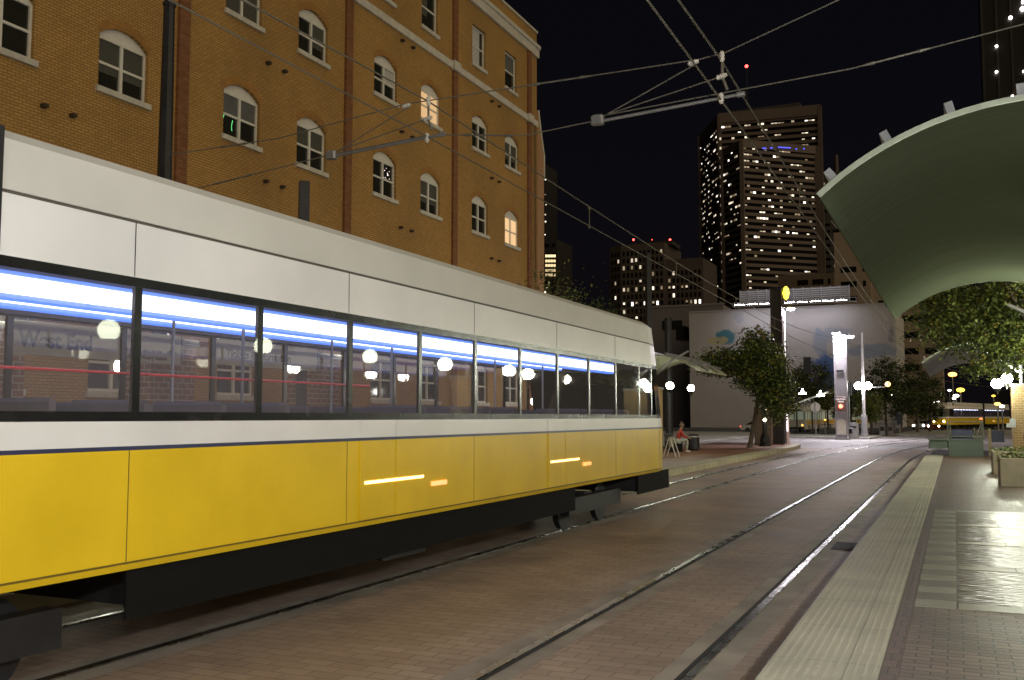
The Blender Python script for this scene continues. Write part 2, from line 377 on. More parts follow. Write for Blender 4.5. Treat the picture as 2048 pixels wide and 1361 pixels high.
for yb in bays[1:]+[47.9]:
    sc_.box(FX-.01, FX+.09, prev+.004, yb-.32, 17.98, 18.30); sc_.box(FX-.01, FX+.20, yb-.318, yb+.318, 17.93, 18.36); prev = yb+.318
sc_.box(FX-.01, FX+.09, prev+.004, y1w, 17.98, 18.30)
sc_.build('string_course', M_stone, bld)
for yb in bays+[47.9]:
    m = MB(); m.box(FX-.02, FX+.10, yb-.22, yb+.22, 0, 17.92); m.box(FX-.02, FX+.10, yb-.22, yb+.22, 18.37, 21.94); m.build('pilaster', M_redb, bld)
for yb in [-8.65]+[0.05+8.7*k for k in range(6)]:
    if yb > 46: continue
    for zv in (9.73, 13.77, 17.80-.12):
        for dy in (-.44, .44):
            m = MB(); m.box(FX-.01, FX+.16, yb+dy-.07, yb+dy+.07, zv-.045, zv+.045); m.build('vent', mat('vent_brown', (.045, .028, .016), .8), bld)
M_frame = mat('window_white', (.66, .64, .58), .5, var=.06)
M_curt = glow('lit_curtain', (1.0, .55, .20), .55, False); M_curt2 = glow('lit_room', (1.0, .58, .24), .75, False)
M_blind = mat('grey_blind', (.10, .10, .10), .6); M_drape = mat('pale_drape', (.45, .43, .42), .7, var=.5, scale=14)
M_wood = mat('dark_room', (.012, .011, .010), .7)
def window(ya, zs, w, h, arch, ri):
    rise = .34 if arch else 0; fx = FX-.14; zt = zs+h
    f = MB(); t = .075; ap = arcpts(ya, zt, w, rise)
    zi = zt-rise if arch else zt
    f.box(fx-.05, fx+.04, ya, ya+t, zs, zi); f.box(fx-.05, fx+.04, ya+w-t, ya+w, zs, zi)
    f.box(fx-.05, fx+.04, ya+t, ya+w-t, zs, zs+t); f.box(fx-.05, fx+.04, ya+t, ya+w-t, zi-t, zi)
    zm = zs+(zi-zs)*.5; f.box(fx-.045, fx+.03, ya+t, ya+w-t, zm-.035, zm+.035)
    if arch: f.box(fx-.048, fx+.045, ya+w/2-.05, ya+w/2+.05, zs+t, zi-t)
    win = f.build('window', M_frame, bld)
    if arch:
        a = MB()
        for p0, p1 in zip(ap[:-1], ap[1:]): a.face([(fx+.035, p0[0], zi), (fx+.035, p1[0], zi), (fx+.035, *p1), (fx+.035, *p0)])
        a.build('arch_panel', M_frame, win)
        sd = MB(); ao = arcpts(ya-.1, zt+.26, w+.2, rise+.05); ai = arcpts(ya, zt+.012, w, rise)
        for k in range(8):
            sd.face([(FX+.012, *ai[k]), (FX+.012, *ai[k+1]), (FX+.012, *ao[k+1]), (FX+.012, *ao[k])])
            sd.face([(FX+.012, *ao[k]), (FX+.012, *ao[k+1]), (FX, *ao[k+1]), (FX, *ao[k])])
        sd.build('brick_arch', M_soldier, win)
    s = MB(); s.box(FX-.15, FX+.09, ya-.09, ya+w+.09, zs-.16, zs-.003); s.build('sill', M_stone, win)
    gl = MB(); gl.face([(fx-.02, ya+t, zs+t), (fx-.02, ya+w-t, zs+t), (fx-.02, ya+w-t, zi-t), (fx-.02, ya+t, zi-t)])
    key = (round(ya, 1), ri)
    lit = {(36.7, 3): M_curt}.get((round(ya-36.15+36.7, 1), ri))
    gm = M_glassdark
    gl.build('pane', gm, win)
    return win
for o in openings:
    w_ = window(*o); wins.append((o, w_))
def near_open(y, ri): return min((q for q in wins if q[0][5] == ri), key=lambda q: abs(q[0][0]-y))
for y, ri, m in ((36.2, 3, M_curt), (44.8, 2, M_curt2)):
    o, w_ = near_open(y, ri); pane = [c for c in COL.objects if c.parent == w_ and c.name.startswith('pane')][0]
    pane.data.materials.clear(); pane.data.materials.append(m)
def folds(o, m, name, w_, frac=(0, 1), zfrac=(0, 1)):
    ya, zs, w, h, arch, ri = o; fx = FX-.152; q = MB(); n = 26; zi = zs+h-(.34 if arch else 0)
    a0 = ya+.08+frac[0]*(w-.16); a1 = ya+.08+frac[1]*(w-.16); z0 = zs+.08+zfrac[0]*(zi-zs-.16); z1 = zs+.08+zfrac[1]*(zi-zs-.16)
    for k in range(n):
        ys = a0+(a1-a0)*k/n; ye = a0+(a1-a0)*(k+1)/n; d0 = .010*math.sin(k*1.9); d1 = .010*math.sin((k+1)*1.9)
        q.face([(fx+.008+d0*.3, ys, z0), (fx+.008+d1*.3, ye, z0), (fx+.008+d1*.3, ye, z1), (fx+.008+d0*.3, ys, z1)])
    q.build(name, m, w_)
M_curtw = mat('tan_curtain', (.42, .20, .06), .8, var=.25, scale=18)
for y, ri, fr, zf, m in ((41.1, 4, (0, .75), (0, 1), M_drape), (32.4, 3, (.5, 1), (.45, 1), M_drape), (23.65, 2, (0, 1), (.5, 1), M_blind), (44.8, 4, (0, 1), (.5, 1), M_blind)):
    o, w_ = near_open(y, ri); folds(o, m, 'curtain' if m is M_drape else 'blind', w_, fr, zf)
rb = random.Random(5)
M_blind2 = mat('olive_blind', (.06, .058, .045), .8, var=.3, scale=20)
for o, w_ in wins:
    if o[5] in (2, 3, 4) and o[0] > 10 and rb.random() < .55 and not any(abs(o[0]-y) < 1.2 and o[5] == r for y, r in ((36.2, 3), (44.8, 2), (41.1, 4), (32.4, 3), (23.65, 2), (44.8, 4), (32.4, 2))):
        folds(o, M_blind2, 'blind', w_, (0, 1) if rb.random() < .6 else rb.choice(((0, .5), (.5, 1))), (rb.choice((0, .3, .5, .72)), 1))
# glowing dots imitate reflected sparkles in one pane, glowing curves a neon reflection in another
o, w_ = near_open(32.4, 2); q = MB()
for k in range(16): q.ball((FX-.155, o[0]+w_.matrix_world.translation.x*0+random.uniform(.95, 1.6), o[1]+random.uniform(.75, 1.35)), random.uniform(.012, .022), 6, 4)
q.build('reflected_sparkle', glow('tiny_window_lights', (1, .8, .8), 1.6, False), w_)
o, w_ = near_open(23.65, 2); q = MB()
q.tube([(FX-.155, o[0]+.08+.14*math.sin(t*.35), o[1]+1.35-.11*t) for t in range(9)], .009, 6); q.tube([(FX-.155, o[0]+.62-.05*math.sin(t*.5), o[1]+.62-.07*t) for t in range(6)], .008, 6)
q.build('neon_reflection', glow('green_reflection_glow', (.05, 1, .25), 1.1, False), w_)
wing = MB(); wing.prism([(FX-8, 49.06), (FX+.03, 49.06), (FX+.03, 50.0), (FX-8, 50.0)], 0, 16.6)
wing.prism([(FX-8, 49.06), (FX+.03, 49.06), (FX+.03, 49.25), (FX-8, 49.25)], 16.601, 18.9)
for (ya, za, yb, zb) in ((49.25, 18.9, 49.6, 17.6), (49.6, 17.6, 50.0, 16.6)):
    wing.face([(FX+.03, ya, 16.6), (FX+.03, yb, 16.6), (FX+.03, yb, zb), (FX+.03, ya, za)]); wing.face([(FX-8, ya, za), (FX+.03, ya, za), (FX+.03, yb, zb), (FX-8, yb, zb)])
wing.build('stair_wing', brickmat('pink_lit_brick', (.44, .24, .12), (.38, .20, .10), (.30, .2, .12), .215, .076, 'YZ', .01, .85, .3, .1), bld)  # pink tone paints in the different light on this face
wc = MB(); wc.tube([(FX+.02, 49.2, 19.0), (FX+.02, 49.6, 17.7), (FX+.02, 50.02, 16.6), (FX+.02, 50.02, 15.2)], .07, 6); wc.build('coping', M_stone, bld)
for yb in (48.55,):
    m = MB(); m.tube([(FX+.13, yb, 0), (FX+.13, yb, 17.9)], .05, 8); m.build('downpipe', mat('brown_pipe', (.15, .085, .035), .6), bld)
# ================================================================== LIGHT RAIL TRAIN
TX, TY, L = -6.83, 3.75, 34.4
trn = thing('light_rail_train', (TX, TY, 0), 'white and yellow light rail train on the near left track', 'train')
M_tw = mat('train_white', (.76, .755, .735), .34, var=.07, scale=.9, spec=.55); M_ty = mat('train_yellow', (.74, .50, .014), .35, var=.08, scale=1.5, spec=.5)
M_tnavy = mat('train_navy', (.03, .035, .09), .4); M_tblk = mat('train_black', (.012, .012, .013), .25)
M_under = mat('underfloor_grey', (.013, .012, .011), .7, var=.4, scale=3)
M_roofg = mat('roof_grey', (.60, .59, .54), .5, var=.06, scale=1.); M_int = mat('interior_cream', (.36, .34, .34), .6, var=.05)
M_tglass = glassmat('tinted_glass', (.80, .775, .80)); M_seat = mat('seat_fabric', (.11, .10, .115), .8)
M_stripl = glow('train_ceiling_light', (.93, .95, 1.0), 3.2); M_bluefringe = glow('blue_edge_glow', (.09, .26, 1.0), 1.6, False)
def lean(z): return max(0, z-1.70)*.30
def outline(hw, z, n=1):
    e = L/2-lean(z)
    half = [(hw, e-1.7), (hw-.07, e-1.15), (hw-.22, e-.62), (hw-.48, e-.20), (hw-.85, e)]
    top = half+[(-x, y) for x, y in reversed(half)]
    return top+[(-x, -y) for x, y in top]
def ribbon(name, m, z0, z1, w0=1.35, w1=1.35, parent=None, inset=0.):
    o0, o1 = outline(w0-inset, z0), outline(w1-inset, z1); q = MB(); n = len(o0)
    for j in range(n):
        k = (j+1) % n; q.face([(TX+o0[j][0], TY+o0[j][1], z0), (TX+o0[k][0], TY+o0[k][1], z0), (TX+o1[k][0], TY+o1[k][1], z1), (TX+o1[j][0], TY+o1[j][1], z1)])
    return q.build(name, m, parent or trn)
sk = MB()
def addrib(q, z0, z1, w0, w1):
    o0, o1 = outline(w0, z0), outline(w1, z1); n = len(o0)
    for j in range(n):
        k = (j+1) % n; q.face([(TX+o0[j][0], TY+o0[j][1], z0), (TX+o0[k][0], TY+o0[k][1], z0), (TX+o1[k][0], TY+o1[k][1], z1), (TX+o1[j][0], TY+o1[j][1], z1)])
addrib(sk, .82, .868, 1.33, 1.35); addrib(sk, .884, 1.685, 1.35, 1.35)
ot = outline(1.33, .82); sk.face([(TX+x, TY+y, .82) for x, y in ot])
sk.build('skirt', M_ty, trn)
ribbon('skirt_groove', mat('groove_olive', (.16, .10, .01), .6), .868, .884, 1.343, 1.343)
ribbon('body_stripe', M_tnavy, 1.685, 1.715)
wb = MB(); addrib(wb, 1.715, 1.895, 1.35, 1.35); addrib(wb, 2.955, 3.362, 1.35, 1.335); wb.build('body', M_tw, trn)
wf = MB(); addrib(wf, 1.895, 1.965, 1.35, 1.35); addrib(wf, 2.885, 2.955, 1.35, 1.35)
wf.build('window_band', M_tblk, trn)
ribbon('roof_seam', mat('seam_grey', (.10, .09, .07), .6), 3.362, 3.386, 1.325, 1.325)
rs = MB(); addrib(rs, 3.386, 3.72, 1.335, 1.32); addrib(rs, 3.72, 3.80, 1.32, 1.22)
ot = outline(1.22, 3.80); rs.face([(TX+x, TY+y, 3.80) for x, y in ot]); rs.build('roof', M_roofg, trn)
il = MB(); addrib(il, .98, 1.93, 1.29, 1.29); addrib(il, 2.90, 3.10, 1.29, 1.29)
of = outline(1.29, .98); il.face([(TX+x, TY+y, .98) for x, y in of]); oc = outline(1.29, 3.10); il.face([(TX+x, TY+y, 3.10) for x, y in oc]); il.build('interior_lining', M_int, trn)
# windows : long panes, thin black pillars
zw0, zw1 = 1.965, 2.885
edges = [-15.15+1.4*k for k in range(22)]+[15.08]
near_edges = list(edges); far_edges = [edges[0]]+[e-.36 for e in edges[1:-1]]+[edges[-1]]
for sx_ in (1, -1):
    edges = near_edges if sx_ > 0 else far_edges
    for a, bq in zip(edges[:-1], edges[1:]):
        x = TX+sx_*1.345; q = MB(); q.face([(x, TY+a+.035, zw0), (x, TY+bq-.035, zw0), (x, TY+bq-.035, zw1), (x, TY+a+.035, zw1)])
        q.build('window', M_tglass, trn)
    for a in edges:
        q = MB(); q.box(TX+sx_*1.332-.016, TX+sx_*1.332+.016, TY+a-.034, TY+a+.034, zw0, zw1); q.build('window_pillar', M_tblk, trn)
for sy in (1, -1):
    q = MB(); o0, o1 = outline(1.345, zw0), outline(1.345, zw1); n = len(o0)
    rng = range(1, 8) if sy == 1 else range(11, 18)
    for j in range(0, 9):
        jj = j if sy == 1 else j+10
        a, b2 = (o0[jj], o0[jj+1]), (o1[jj], o1[jj+1])
        q.face([(TX+a[0][0], TY+a[0][1], zw0), (TX+a[1][0], TY+a[1][1], zw0), (TX+b2[1][0], TY+b2[1][1], zw1), (TX+b2[0][0], TY+b2[0][1], zw1)])
    q.build('windshield', M_glassdark, trn)
    for sx_ in (1, -1):
        q = MB(); q.lathe([(.001, -.02), (.10, -.02), (.10, .05), (.07, .08), (.001, .085)], (TX+sx_*.62, TY+sy*(L/2), 1.30), 14, 'Y'); q.build('headlight', M_head if sy == -1 else M_red, trn)
    q = MB(); q.box(TX-.6, TX+.6, TY+sy*(L/2)-(.02 if sy > 0 else .30), TY+sy*(L/2)+(.30 if sy > 0 else .02), .55, .80); q.build('coupler', M_black, trn)
# doors
for sx_ in (1, -1):
    for yd in (-10.1, -4.9, 5.3, 10.3):
        q = MB(); x = TX+sx_*1.352
        for ya, yb in ((-.68, -.012), (.012, .68)):
            q.cur = 0; q.box(min(x, x+sx_*.012), max(x, x+sx_*.012), TY+yd+ya, TY+yd+yb, .89, 1.684)
            q.cur = 1; q.box(min(x, x+sx_*.012), max(x, x+sx_*.012), TY+yd+ya, TY+yd+yb, 1.716, 1.893)
        d = q.build('door', [M_ty, M_tw], trn)
        q = MB(); q.box(min(x, x+sx_*.02), max(x, x+sx_*.02), TY+yd-.60, TY+yd+.60, 1.245, 1.275)
        q.build('door_streak_light', glow('door_streak_glow', (1.0, .66, .22), 3.2), d)  # glowing dash added in place of the light streak along the skirt
        q = MB(); q.box(min(x, x+sx_*.022), max(x, x+sx_*.022), TY+yd+.80, TY+yd+1.15, 1.14, 1.19); q.build('amber_streak_light', glow('amber_streak_glow', (1., .36, .03), 1.3), trn)  # short amber light added in place of the orange streak
# interior : floor level seats, ceiling lights, rails
for xs, za, zb in ((-.58, 2.90, 2.945), (.58, 2.815, 2.945)):
    q = MB(); q.box(TX+xs-.09, TX+xs+.09, TY-15, TY+14.9, za, zb); cl = q.build('ceiling_light', M_stripl, trn)
    for u, w in ((za-.034, za-.002), (zb+.002, zb+.033)): q = MB(); q.box(TX+xs-.085, TX+xs+.085, TY-15, TY+14.9, u, w); q.build('blue_fringe_strip', M_bluefringe, cl)  # glowing strips imitate the blue fringe around the band of light
    q = MB(); q.box(TX+xs-.05, TX+xs+.05, TY-15, TY+14.9, zb+.034, 3.10); q.build('light_hanger', M_int, cl)
for sx_ in (1, -1):
    if sx_ > 0: q = MB(); q.tube([(TX+sx_*1.22, TY-13, 2.25), (TX+sx_*1.22, TY+5, 2.25)], .010, 6); q.build('red_streak_rail', mat('red_streak_tone', (.75, .03, .04), .3), trn)  # red tube stands in for a thin red line of light
    for ys in (-11.4, -6.2, -3.6, 3.9, 6.7, 9., 11.6): q = MB(); q.tube([(TX+sx_*.45, TY+ys, .98), (TX+sx_*.45, TY+ys, 3.1)], .016, 8); q.build('grab_pole', M_gal, trn)
    ys = -14.2
    while ys < 14.6:
        if min(abs(ys-d) for d in (-10.1, -4.9, 5.3, 10.3)) > 1.1:
            q = MB(); x0, x1 = sorted((TX+sx_*1.24, TX+sx_*.42))
            q.bbox(x0, x1, TY+ys-.22, TY+ys+.22, 1.38, 1.48, .03); q.bbox(x0, x1, TY+ys-.27, TY+ys-.21, 1.48, 2.06, .03); q.box(x0+.1, x1-.1, TY+ys-.1, TY+ys+.1, .99, 1.38)
            q.build('seat', M_seat, trn)
        ys += .86
# articulation and running gear
q = MB()
for k in range(9):
    yk = TY-.44+k*.11; q.box(TX-1.365, TX+1.365, yk-.03, yk+.03, .83, 3.78)
q.build('bellows', M_black, trn)
for a, bq in ((-15.8, -14.1), (-9.6, -6.3), (-6.1, -4.4), (-4.2, -2.2), (2.2, 3.6), (3.75, 5.2), (5.4, 6.3), (6.5, 10.4), (14.6, 15.8)):
    uf = MB(); uf.bbox(TX-1.20, TX+1.20, TY+a, TY+bq, .38+.05*(int(a*10) % 3), .815, .05); uf.build('equipment_box', M_under, trn)
for sx_ in (1, -1):
    for a, bq in ((-16.6, -13.9), (-10.5, -1.7), (1.7, 11.0), (14.4, 16.6)):
        q = MB(); x0, x1 = sorted((TX+sx_*1.26, TX+sx_*1.235)); q.box(x0, x1, TY+a, TY+bq, .44, .818); q.build('shade_valance', mat('shade_valance_black', (.008, .0075, .007), .8, spec=.1), trn)  # black panels put in for the shadow band under the train
    for k in range(12):
        yj = -15.2+2.8*k; x0, x1 = sorted((TX+sx_*1.349, TX+sx_*1.3515))
        for za, zb in ((.885, 1.684), (2.96, 3.36)): q = MB(); q.box(x0, x1, TY+yj-.0035, TY+yj+.0035, za, zb); q.build('panel_joint', M_under, trn)
for yb in (-12.2, 0., 12.7):
    q = MB(); q.box(TX-1.02, TX-.86, TY+yb-1.35, TY+yb+1.35, .30, .58); q.box(TX+.86, TX+1.02, TY+yb-1.35, TY+yb+1.35, .30, .58); q.box(TX-.86, TX+.86, TY+yb-.2, TY+yb+.2, .35, .6)
    bg_ = q.build('bogie', M_steel, trn)
    for dy in (-.9, .9):
        for sx_ in (-1, 1):
            q = MB(); q.lathe([(.10, -.06), (.30, -.06), (.33, -.05), (.35, .045), (.35, .06), (.10, .06)], (TX+sx_*.7175, TY+yb+dy, .366), 24, 'X'); q.build('wheel', M_steel, bg_)
# second train, coming round the bend
far = dup(trn, (-.6, 163, 0), R(-20), 'distant light rail train coming through the crossing behind the green barrier', None)
# ================================================================== CANOPIES, PIERS, GLOBES, SIGNS
M_can = mat('canopy_green', (.122, .142, .092), .55, 0., var=.11, scale=1.1, spec=0.); M_canr = mat('canopy_rim', (.42, .47, .36), .4, .2)
def canmat():
    m = MATS['canopy_green']; n = m.node_tree.nodes; l = m.node_tree.links
    nz = [x for x in n if x.type == 'TEX_NOISE'][0]; t = [x for x in n if x.type == 'TEX_COORD'][0]
    mp = n.new('ShaderNodeMapping'); mp.inputs['Scale'].default_value = (.35, 9, .35); l.new(t.outputs['Object'], mp.inputs[0]); l.new(mp.outputs[0], nz.inputs['Vector'])
canmat()
def canopy(cx, y0, y1, label, hw=2.19, zs=4.36, rad=3.3, col=None):
    t = thing('station_canopy', (cx, (y0+y1)/2, 0), label, 'canopy', 'arched station canopies')
    ang = math.asin(hw/rad); cz = zs-rad*math.cos(ang); n = 28
    def p(a, r): return (cx+r*math.sin(a), cz+r*math.cos(a))
    q = MB()
    for k in range(n):
        a, b2 = -ang+2*ang*k/n, -ang+2*ang*(k+1)/n
        i0, i1, o0, o1 = p(a, rad), p(b2, rad), p(a, rad+.05), p(b2, rad+.05)
        ny = 6
        for j in range(ny):
            ya, yb = y0+(y1-y0)*j/ny, y0+(y1-y0)*(j+1)/ny
            q.face([(i0[0], ya, i0[1]), (i1[0], ya, i1[1]), (i1[0], yb, i1[1]), (i0[0], yb, i0[1])])
            q.face([(o0[0], ya, o0[1]), (o1[0], ya, o1[1]), (o1[0], yb, o1[1]), (o0[0], yb, o0[1])])
    for k in (0, n): 
        a = -ang+2*ang*k/n; i0, o0 = p(a, rad), p(a, rad+.05); q.face([(i0[0], y0, i0[1]), (o0[0], y0, o0[1]), (o0[0], y1, o0[1]), (i0[0], y1, i0[1])])
    q.build('shell', col or M_can, t, True)
    for ye, d in ((y0, -.03), (y1, .03)):
        rim = MB()
        for k in range(n):
            a, b2 = -ang+2*ang*k/n, -ang+2*ang*(k+1)/n
            P = [p(a, rad-.004), p(b2, rad-.004), p(b2, rad+.054), p(a, rad+.054)]
            rim.face([(x, ye+d, z) for x, z in P]); rim.face([(P[0][0], ye, P[0][1]), (P[1][0], ye, P[1][1]), (P[1][0], ye+d, P[1][1]), (P[0][0], ye+d, P[0][1])])
            rim.face([(P[3][0], ye, P[3][1]), (P[2][0], ye, P[2][1]), (P[2][0], ye+d, P[2][1]), (P[3][0], ye+d, P[3][1])])
        rim.build('rim', M_canr, t)
    for k in range(7):
        a = -ang+R(4.3)+R(11.5)*k
        if a > ang: break
        M = Matrix.Translation((cx+math.sin(a)*(rad+.055), 0, cz+math.cos(a)*(rad+.055))) @ Matrix.Rotation(a, 4, 'Y')
        q = MB(); q.box(-.042, .042, y0+.04, y1-.04, 0, .14, M); q.build('purlin', M_gal, t)
    for yy in (y0+2.2, y1-2.2):
        pts = [(cx+(rad+.13)*math.sin(-ang+2*ang*k/16), yy, cz+(rad+.13)*math.cos(-ang+2*ang*k/16)) for k in range(17)]
        q = MB(); q.tube(pts, .07, 8); q.build('arch_rib', M_gal, t)
    return t
canopy(.9, 11.15, 26.1, 'large green arched steel canopy filling the top right corner')
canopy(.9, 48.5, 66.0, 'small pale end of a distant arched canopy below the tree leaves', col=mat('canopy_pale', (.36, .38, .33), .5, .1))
canopy(-11.6, 3.6, 18.6, 'arched canopy over the far platform hidden behind the near end of the train', zs=4.1)
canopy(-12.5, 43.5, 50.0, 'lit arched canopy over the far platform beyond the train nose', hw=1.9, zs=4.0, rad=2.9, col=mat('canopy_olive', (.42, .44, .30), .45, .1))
M_pier = brickmat('pier_brick', (.27, .12, .07), (.22, .095, .06), (.42, .37, .30), .21, .095, 'box', .010, .8, .4, .2)
M_piert = brickmat('pier_tan', (.42, .27, .10), (.36, .23, .085), (.5, .44, .32), .21, .095, 'box', .010, .8, .4, .2)
def pier(x, y, label, w=.62, d=1.0, h=3.1, m=None, group='brick piers under the canopies', z0=.2, post=True):
    t = thing('brick_pier', (x, y, z0), label, 'pier', group)
    q = MB(); q.box(x-w/2, x+w/2, y-d/2, y+d/2, z0, h); q.build('shaft', m or M_pier, t)
    q = MB(); q.bbox(x-w/2-.05, x+w/2+.05, y-d/2-.05, y+d/2+.05, h, h+.10, .02); q.build('cap', M_conc, t)
    if post:
        q = MB(); q.tube([(x, y, h+.1), (x, y, h+1.0), ], .07, 8)
        for s in (-1, 1): q.tube([(x, y, h+.55), (x+s*.9, y, h+1.25), (x+s*1.6, y, h+1.62)], [.06, .05, .045], 8)
        q.build('strut', M_gal, t)
    return t
def globe(x, y, z, label, r=.175, group='white globe lamps', arm=(.0, -.30), m=None):
    t = thing('globe_lamp', (x, y, z), label, 'lamp', group)
    q = MB(); q.ball((x, y, z), r, 20, 12); q.build('globe', m or M_globe, t, True)
    q = MB(); q.lathe([(.05, -r-.12), (.09, -r-.10), (.12, -r+.01), (.10, -r+.05)], (x, y, z), 12); q.tube([(x, y, z-r-.1), (x+arm[0]*.5, y, z-r-.16), (x+arm[0], y, z-r-.16+arm[1]*.2)], .035, 8); q.build('bracket', M_steel, t)
    return t
# far platform, seen through the train windows
pier(-11.9, 8.9, 'red brick pier at the left edge, left end of the station name sign')
pier(-11.9, 12.2, 'red brick pier under the right end of the station name sign')
pier(-11.9, 16.4, 'red brick pier of the far platform right of the ticket sign')
pier(-11.9, 41.0, 'tan brick pier beside the person in the red jacket', m=M_piert)
globe(-11.5, 9.3, 3.44, 'largest globe lamp seen through the train, above the station name sign')
globe(-11.5, 13.25, 3.44, 'globe lamp seen through the train between the two hanging signs')
globe(-11.5, 17.1, 3.44, 'globe lamp seen through the train, third along from the left edge')
for p, lb in (((1293, 758), 'brightest of the globe lamps under the lit canopy past the train, on its left'), ((1340, 772), 'middle globe lamp under the lit canopy past the train'), ((1382, 777), 'right globe lamp under the lit canopy past the train')):
    v = atX(p[0], p[1], -11.8); globe(v.x, v.y, v.z, lb, .17)
for p, lb in (((248, 733), 'globe lamp low in the train window over the left sign'), ((1070, 803), 'low globe lamp over the street, left of a pair near the train nose'), ((1122, 806), 'low globe lamp over the street, right of a pair near the train nose')):
    v = atX(p[0], p[1], -15.9 if p[0] < 500 else -18.2)
    t = thing('post_lamp', (v.x, v.y, 0), lb, 'lamp', 'globe post lamps along the street')
    q = MB(); q.ball((v.x, v.y, v.z), .2, 18, 10); q.build('globe', M_globe, t, True)
    q = MB(); q.lathe([(.14, 0), (.14, .12), (.07, .3), (.045, .6), (.04, v.z-.35), (.09, v.z-.25), (.10, v.z-.17)], (v.x, v.y, 0), 12); q.build('post', M_steel, t, True)
M_sign = mat('sign_white', (.86, .87, .83), .4, var=.04); M_ink = mat('sign_ink', (.015, .014, .02), .6, var=0.)
RotS = Matrix(((0, 0, 1, 0), (1, 0, 0, 0), (0, 1, 0, 0), (0, 0, 0, 1)))     # text x -> world y, text y -> world z, normal +x
def hang_sign(y0, y1, z0, z1, label):
    t = thing('hanging_sign', (-11.2, (y0+y1)/2, z0), label, 'sign', 'hanging station signs')
    q = MB(); q.bbox(-11.24, -11.20, y0, y1, z0, z1, .008); q.build('board', M_sign, t)
    q = MB(); q.box(-11.245, -11.195, y0-.02, y0-.001, z0, z1); q.box(-11.245, -11.195, y1+.001, y1+.02, z0, z1)
    for yy in (y0+.3, y1-.3): q.tube([(-11.22, yy, z1), (-11.22, yy, z1+1.4)], .015, 6)
    q.build('frame', M_gal, t)
    return t
t = hang_sign(8.82, 11.95, 2.75, 3.20, 'white West End station name sign seen through the train')
def stext(txt, y, z, size, t, ext=.002): return text_mesh(txt, size, Matrix.Translation((-11.196, y, z)) @ RotS, 'lettering', M_ink, t, ext)
stext('West End', 8.98, 2.865, .30, t); stext('AA Ctr at Victory Station', 10.72, 2.80, .088, t); stext('this station also serves', 10.72, 2.91, .088, t)
q = MB(); q.box(-11.196, -11.193, 11.66, 11.84, 2.925, 2.94)
q.face([(-11.193, 11.62, 2.9325), (-11.193, 11.72, 2.89), (-11.193, 11.72, 2.975)]); q.build('arrow', M_ink, t)
t = hang_sign(12.75, 15.6, 2.80, 3.24, 'white Tickets & Information sign seen through the train'); stext('Tickets & Information', 13.0, 2.93, .20, t)
# right platform : piers and globes (most of them beside and behind the camera)
v = Vector((2.42, 43.6, .2))
pier(2.42, 43.4, 'tan brick pier at the right edge under the bright pair of lamps', .72, 1.3, m=M_piert)
for p, Y, lb in (((1994, 768), 42.5, 'left of the two bright globe lamps on the right brick pier'), ((2014, 757), 42.9, 'right of the two bright globe lamps on the right brick pier')):
    v = atY(p[0], p[1], Y); globe(v.x, v.y, v.z, lb, .20, m=M_globe4)
for k, y in enumerate((-8.5, -4.5, -.5, 3.4, 8.5, 12.6, 16.8, 21.0, 25.0, 29.5)):
    globe(2.5 if y > 0 else 2.2, y, 3.44, 'white globe lamp over the near platform outside the picture', .19, 'globe lamps of the near platform', m=M_globe2 if y < 5 else (M_globe3 if y < 24 else M_globe4))
for x, y in ((3.5, 33.4), (3.9, 38.2)): globe(x, y, 3.5, 'white globe lamp over the near platform outside the picture', .2, 'globe lamps of the near platform', m=M_globe4)
for y in (10.5, 18.8, 27.2): pier(2.9, y, 'tan brick pier of the near platform outside the picture', m=M_piert, group='brick piers of the near platform')
# wall phone hood on right pier
q = MB(); a = atY(2022, 848, 42.6); q.prism([(a.x-.16, 42.45), (a.x+.16, 42.45), (a.x+.16, 42.73), (a.x-.16, 42.73)], a.z-.14, a.z+.02); q.prism([(a.x-.04, 42.45), (a.x+.16, 42.45), (a.x+.16, 42.73), (a.x-.04, 42.73)], a.z+.021, a.z+.2)
tag(q.build('wall_box', mat('pale_blue_enamel', (.55, .6, .62), .4), origin=(a.x, 42.6, a.z)), 'pale wedge shaped box fixed to the right brick pier', 'box')
# ================================================================== OVERHEAD LINE
M_wire = mat('wire_grey', (.20, .19, .155), .5, .4); M_ins = mat('porcelain', (.62, .58, .50), .3)
def pole(x, y, h, label, r0=.16, r1=.10, z0=.2, flat=False):
    t = thing('catenary_pole', (x, y, z0), label, 'pole', 'overhead line poles')
    q = MB(); q.tube([(x, y, z0), (x, y, h)], [r0, r1], 4 if flat else 8); q.build('shaft', M_steel, t)
    q = MB(); q.lathe([(r0+.12, z0), (r0+.12, z0+.05), (r0+.03, z0+.08)], (x, y, 0), 10); q.build('base_plate', M_steel, t)
    if not flat: q = MB(); q.lathe([(r1+.01, h-.06), (r1+.02, h), (r1, h+.03), (.001, h+.04)], (x, y, 0), 8); q.build('cap', M_steel, t)
    return t
pole(-11.8, 12.1, 8.85, 'tall dark tapered pole in front of the brick building at left', .17, .09)
pole(-11.8, 15.9, 6.65, 'short dark square pole top standing behind the train roof', .14, .14, flat=True)
pole(-11.8, 40.2, 8.9, 'slim dark pole against the lit office block', .20, .14)
pole(-14.0, 51.4, 7.2, 'short dark pole in front of the pale wall', .2, .2)
def wire(name, pts, r, label, cat='wire', group='overhead wires', sag=0., seg=6):
    q = MB(); out = []
    for (a, b2) in zip(pts[:-1], pts[1:]):
        a, b2 = Vector(a), Vector(b2)
        for k in range(6): t = k/6; out.append(a.lerp(b2, t)+Vector((0, 0, -sag*4*t*(1-t))))
    out.append(Vector(pts[-1])); q.tube(out, r, seg)
    return tag(q.build(name, M_wire), label, cat, group)
def cdx(x, z, ys): return [(x+curve_dx(y), y, z if not callable(z) else z(y)) for y in ys]
CW = lambda y: 5.93-.010*max(0, y-12)
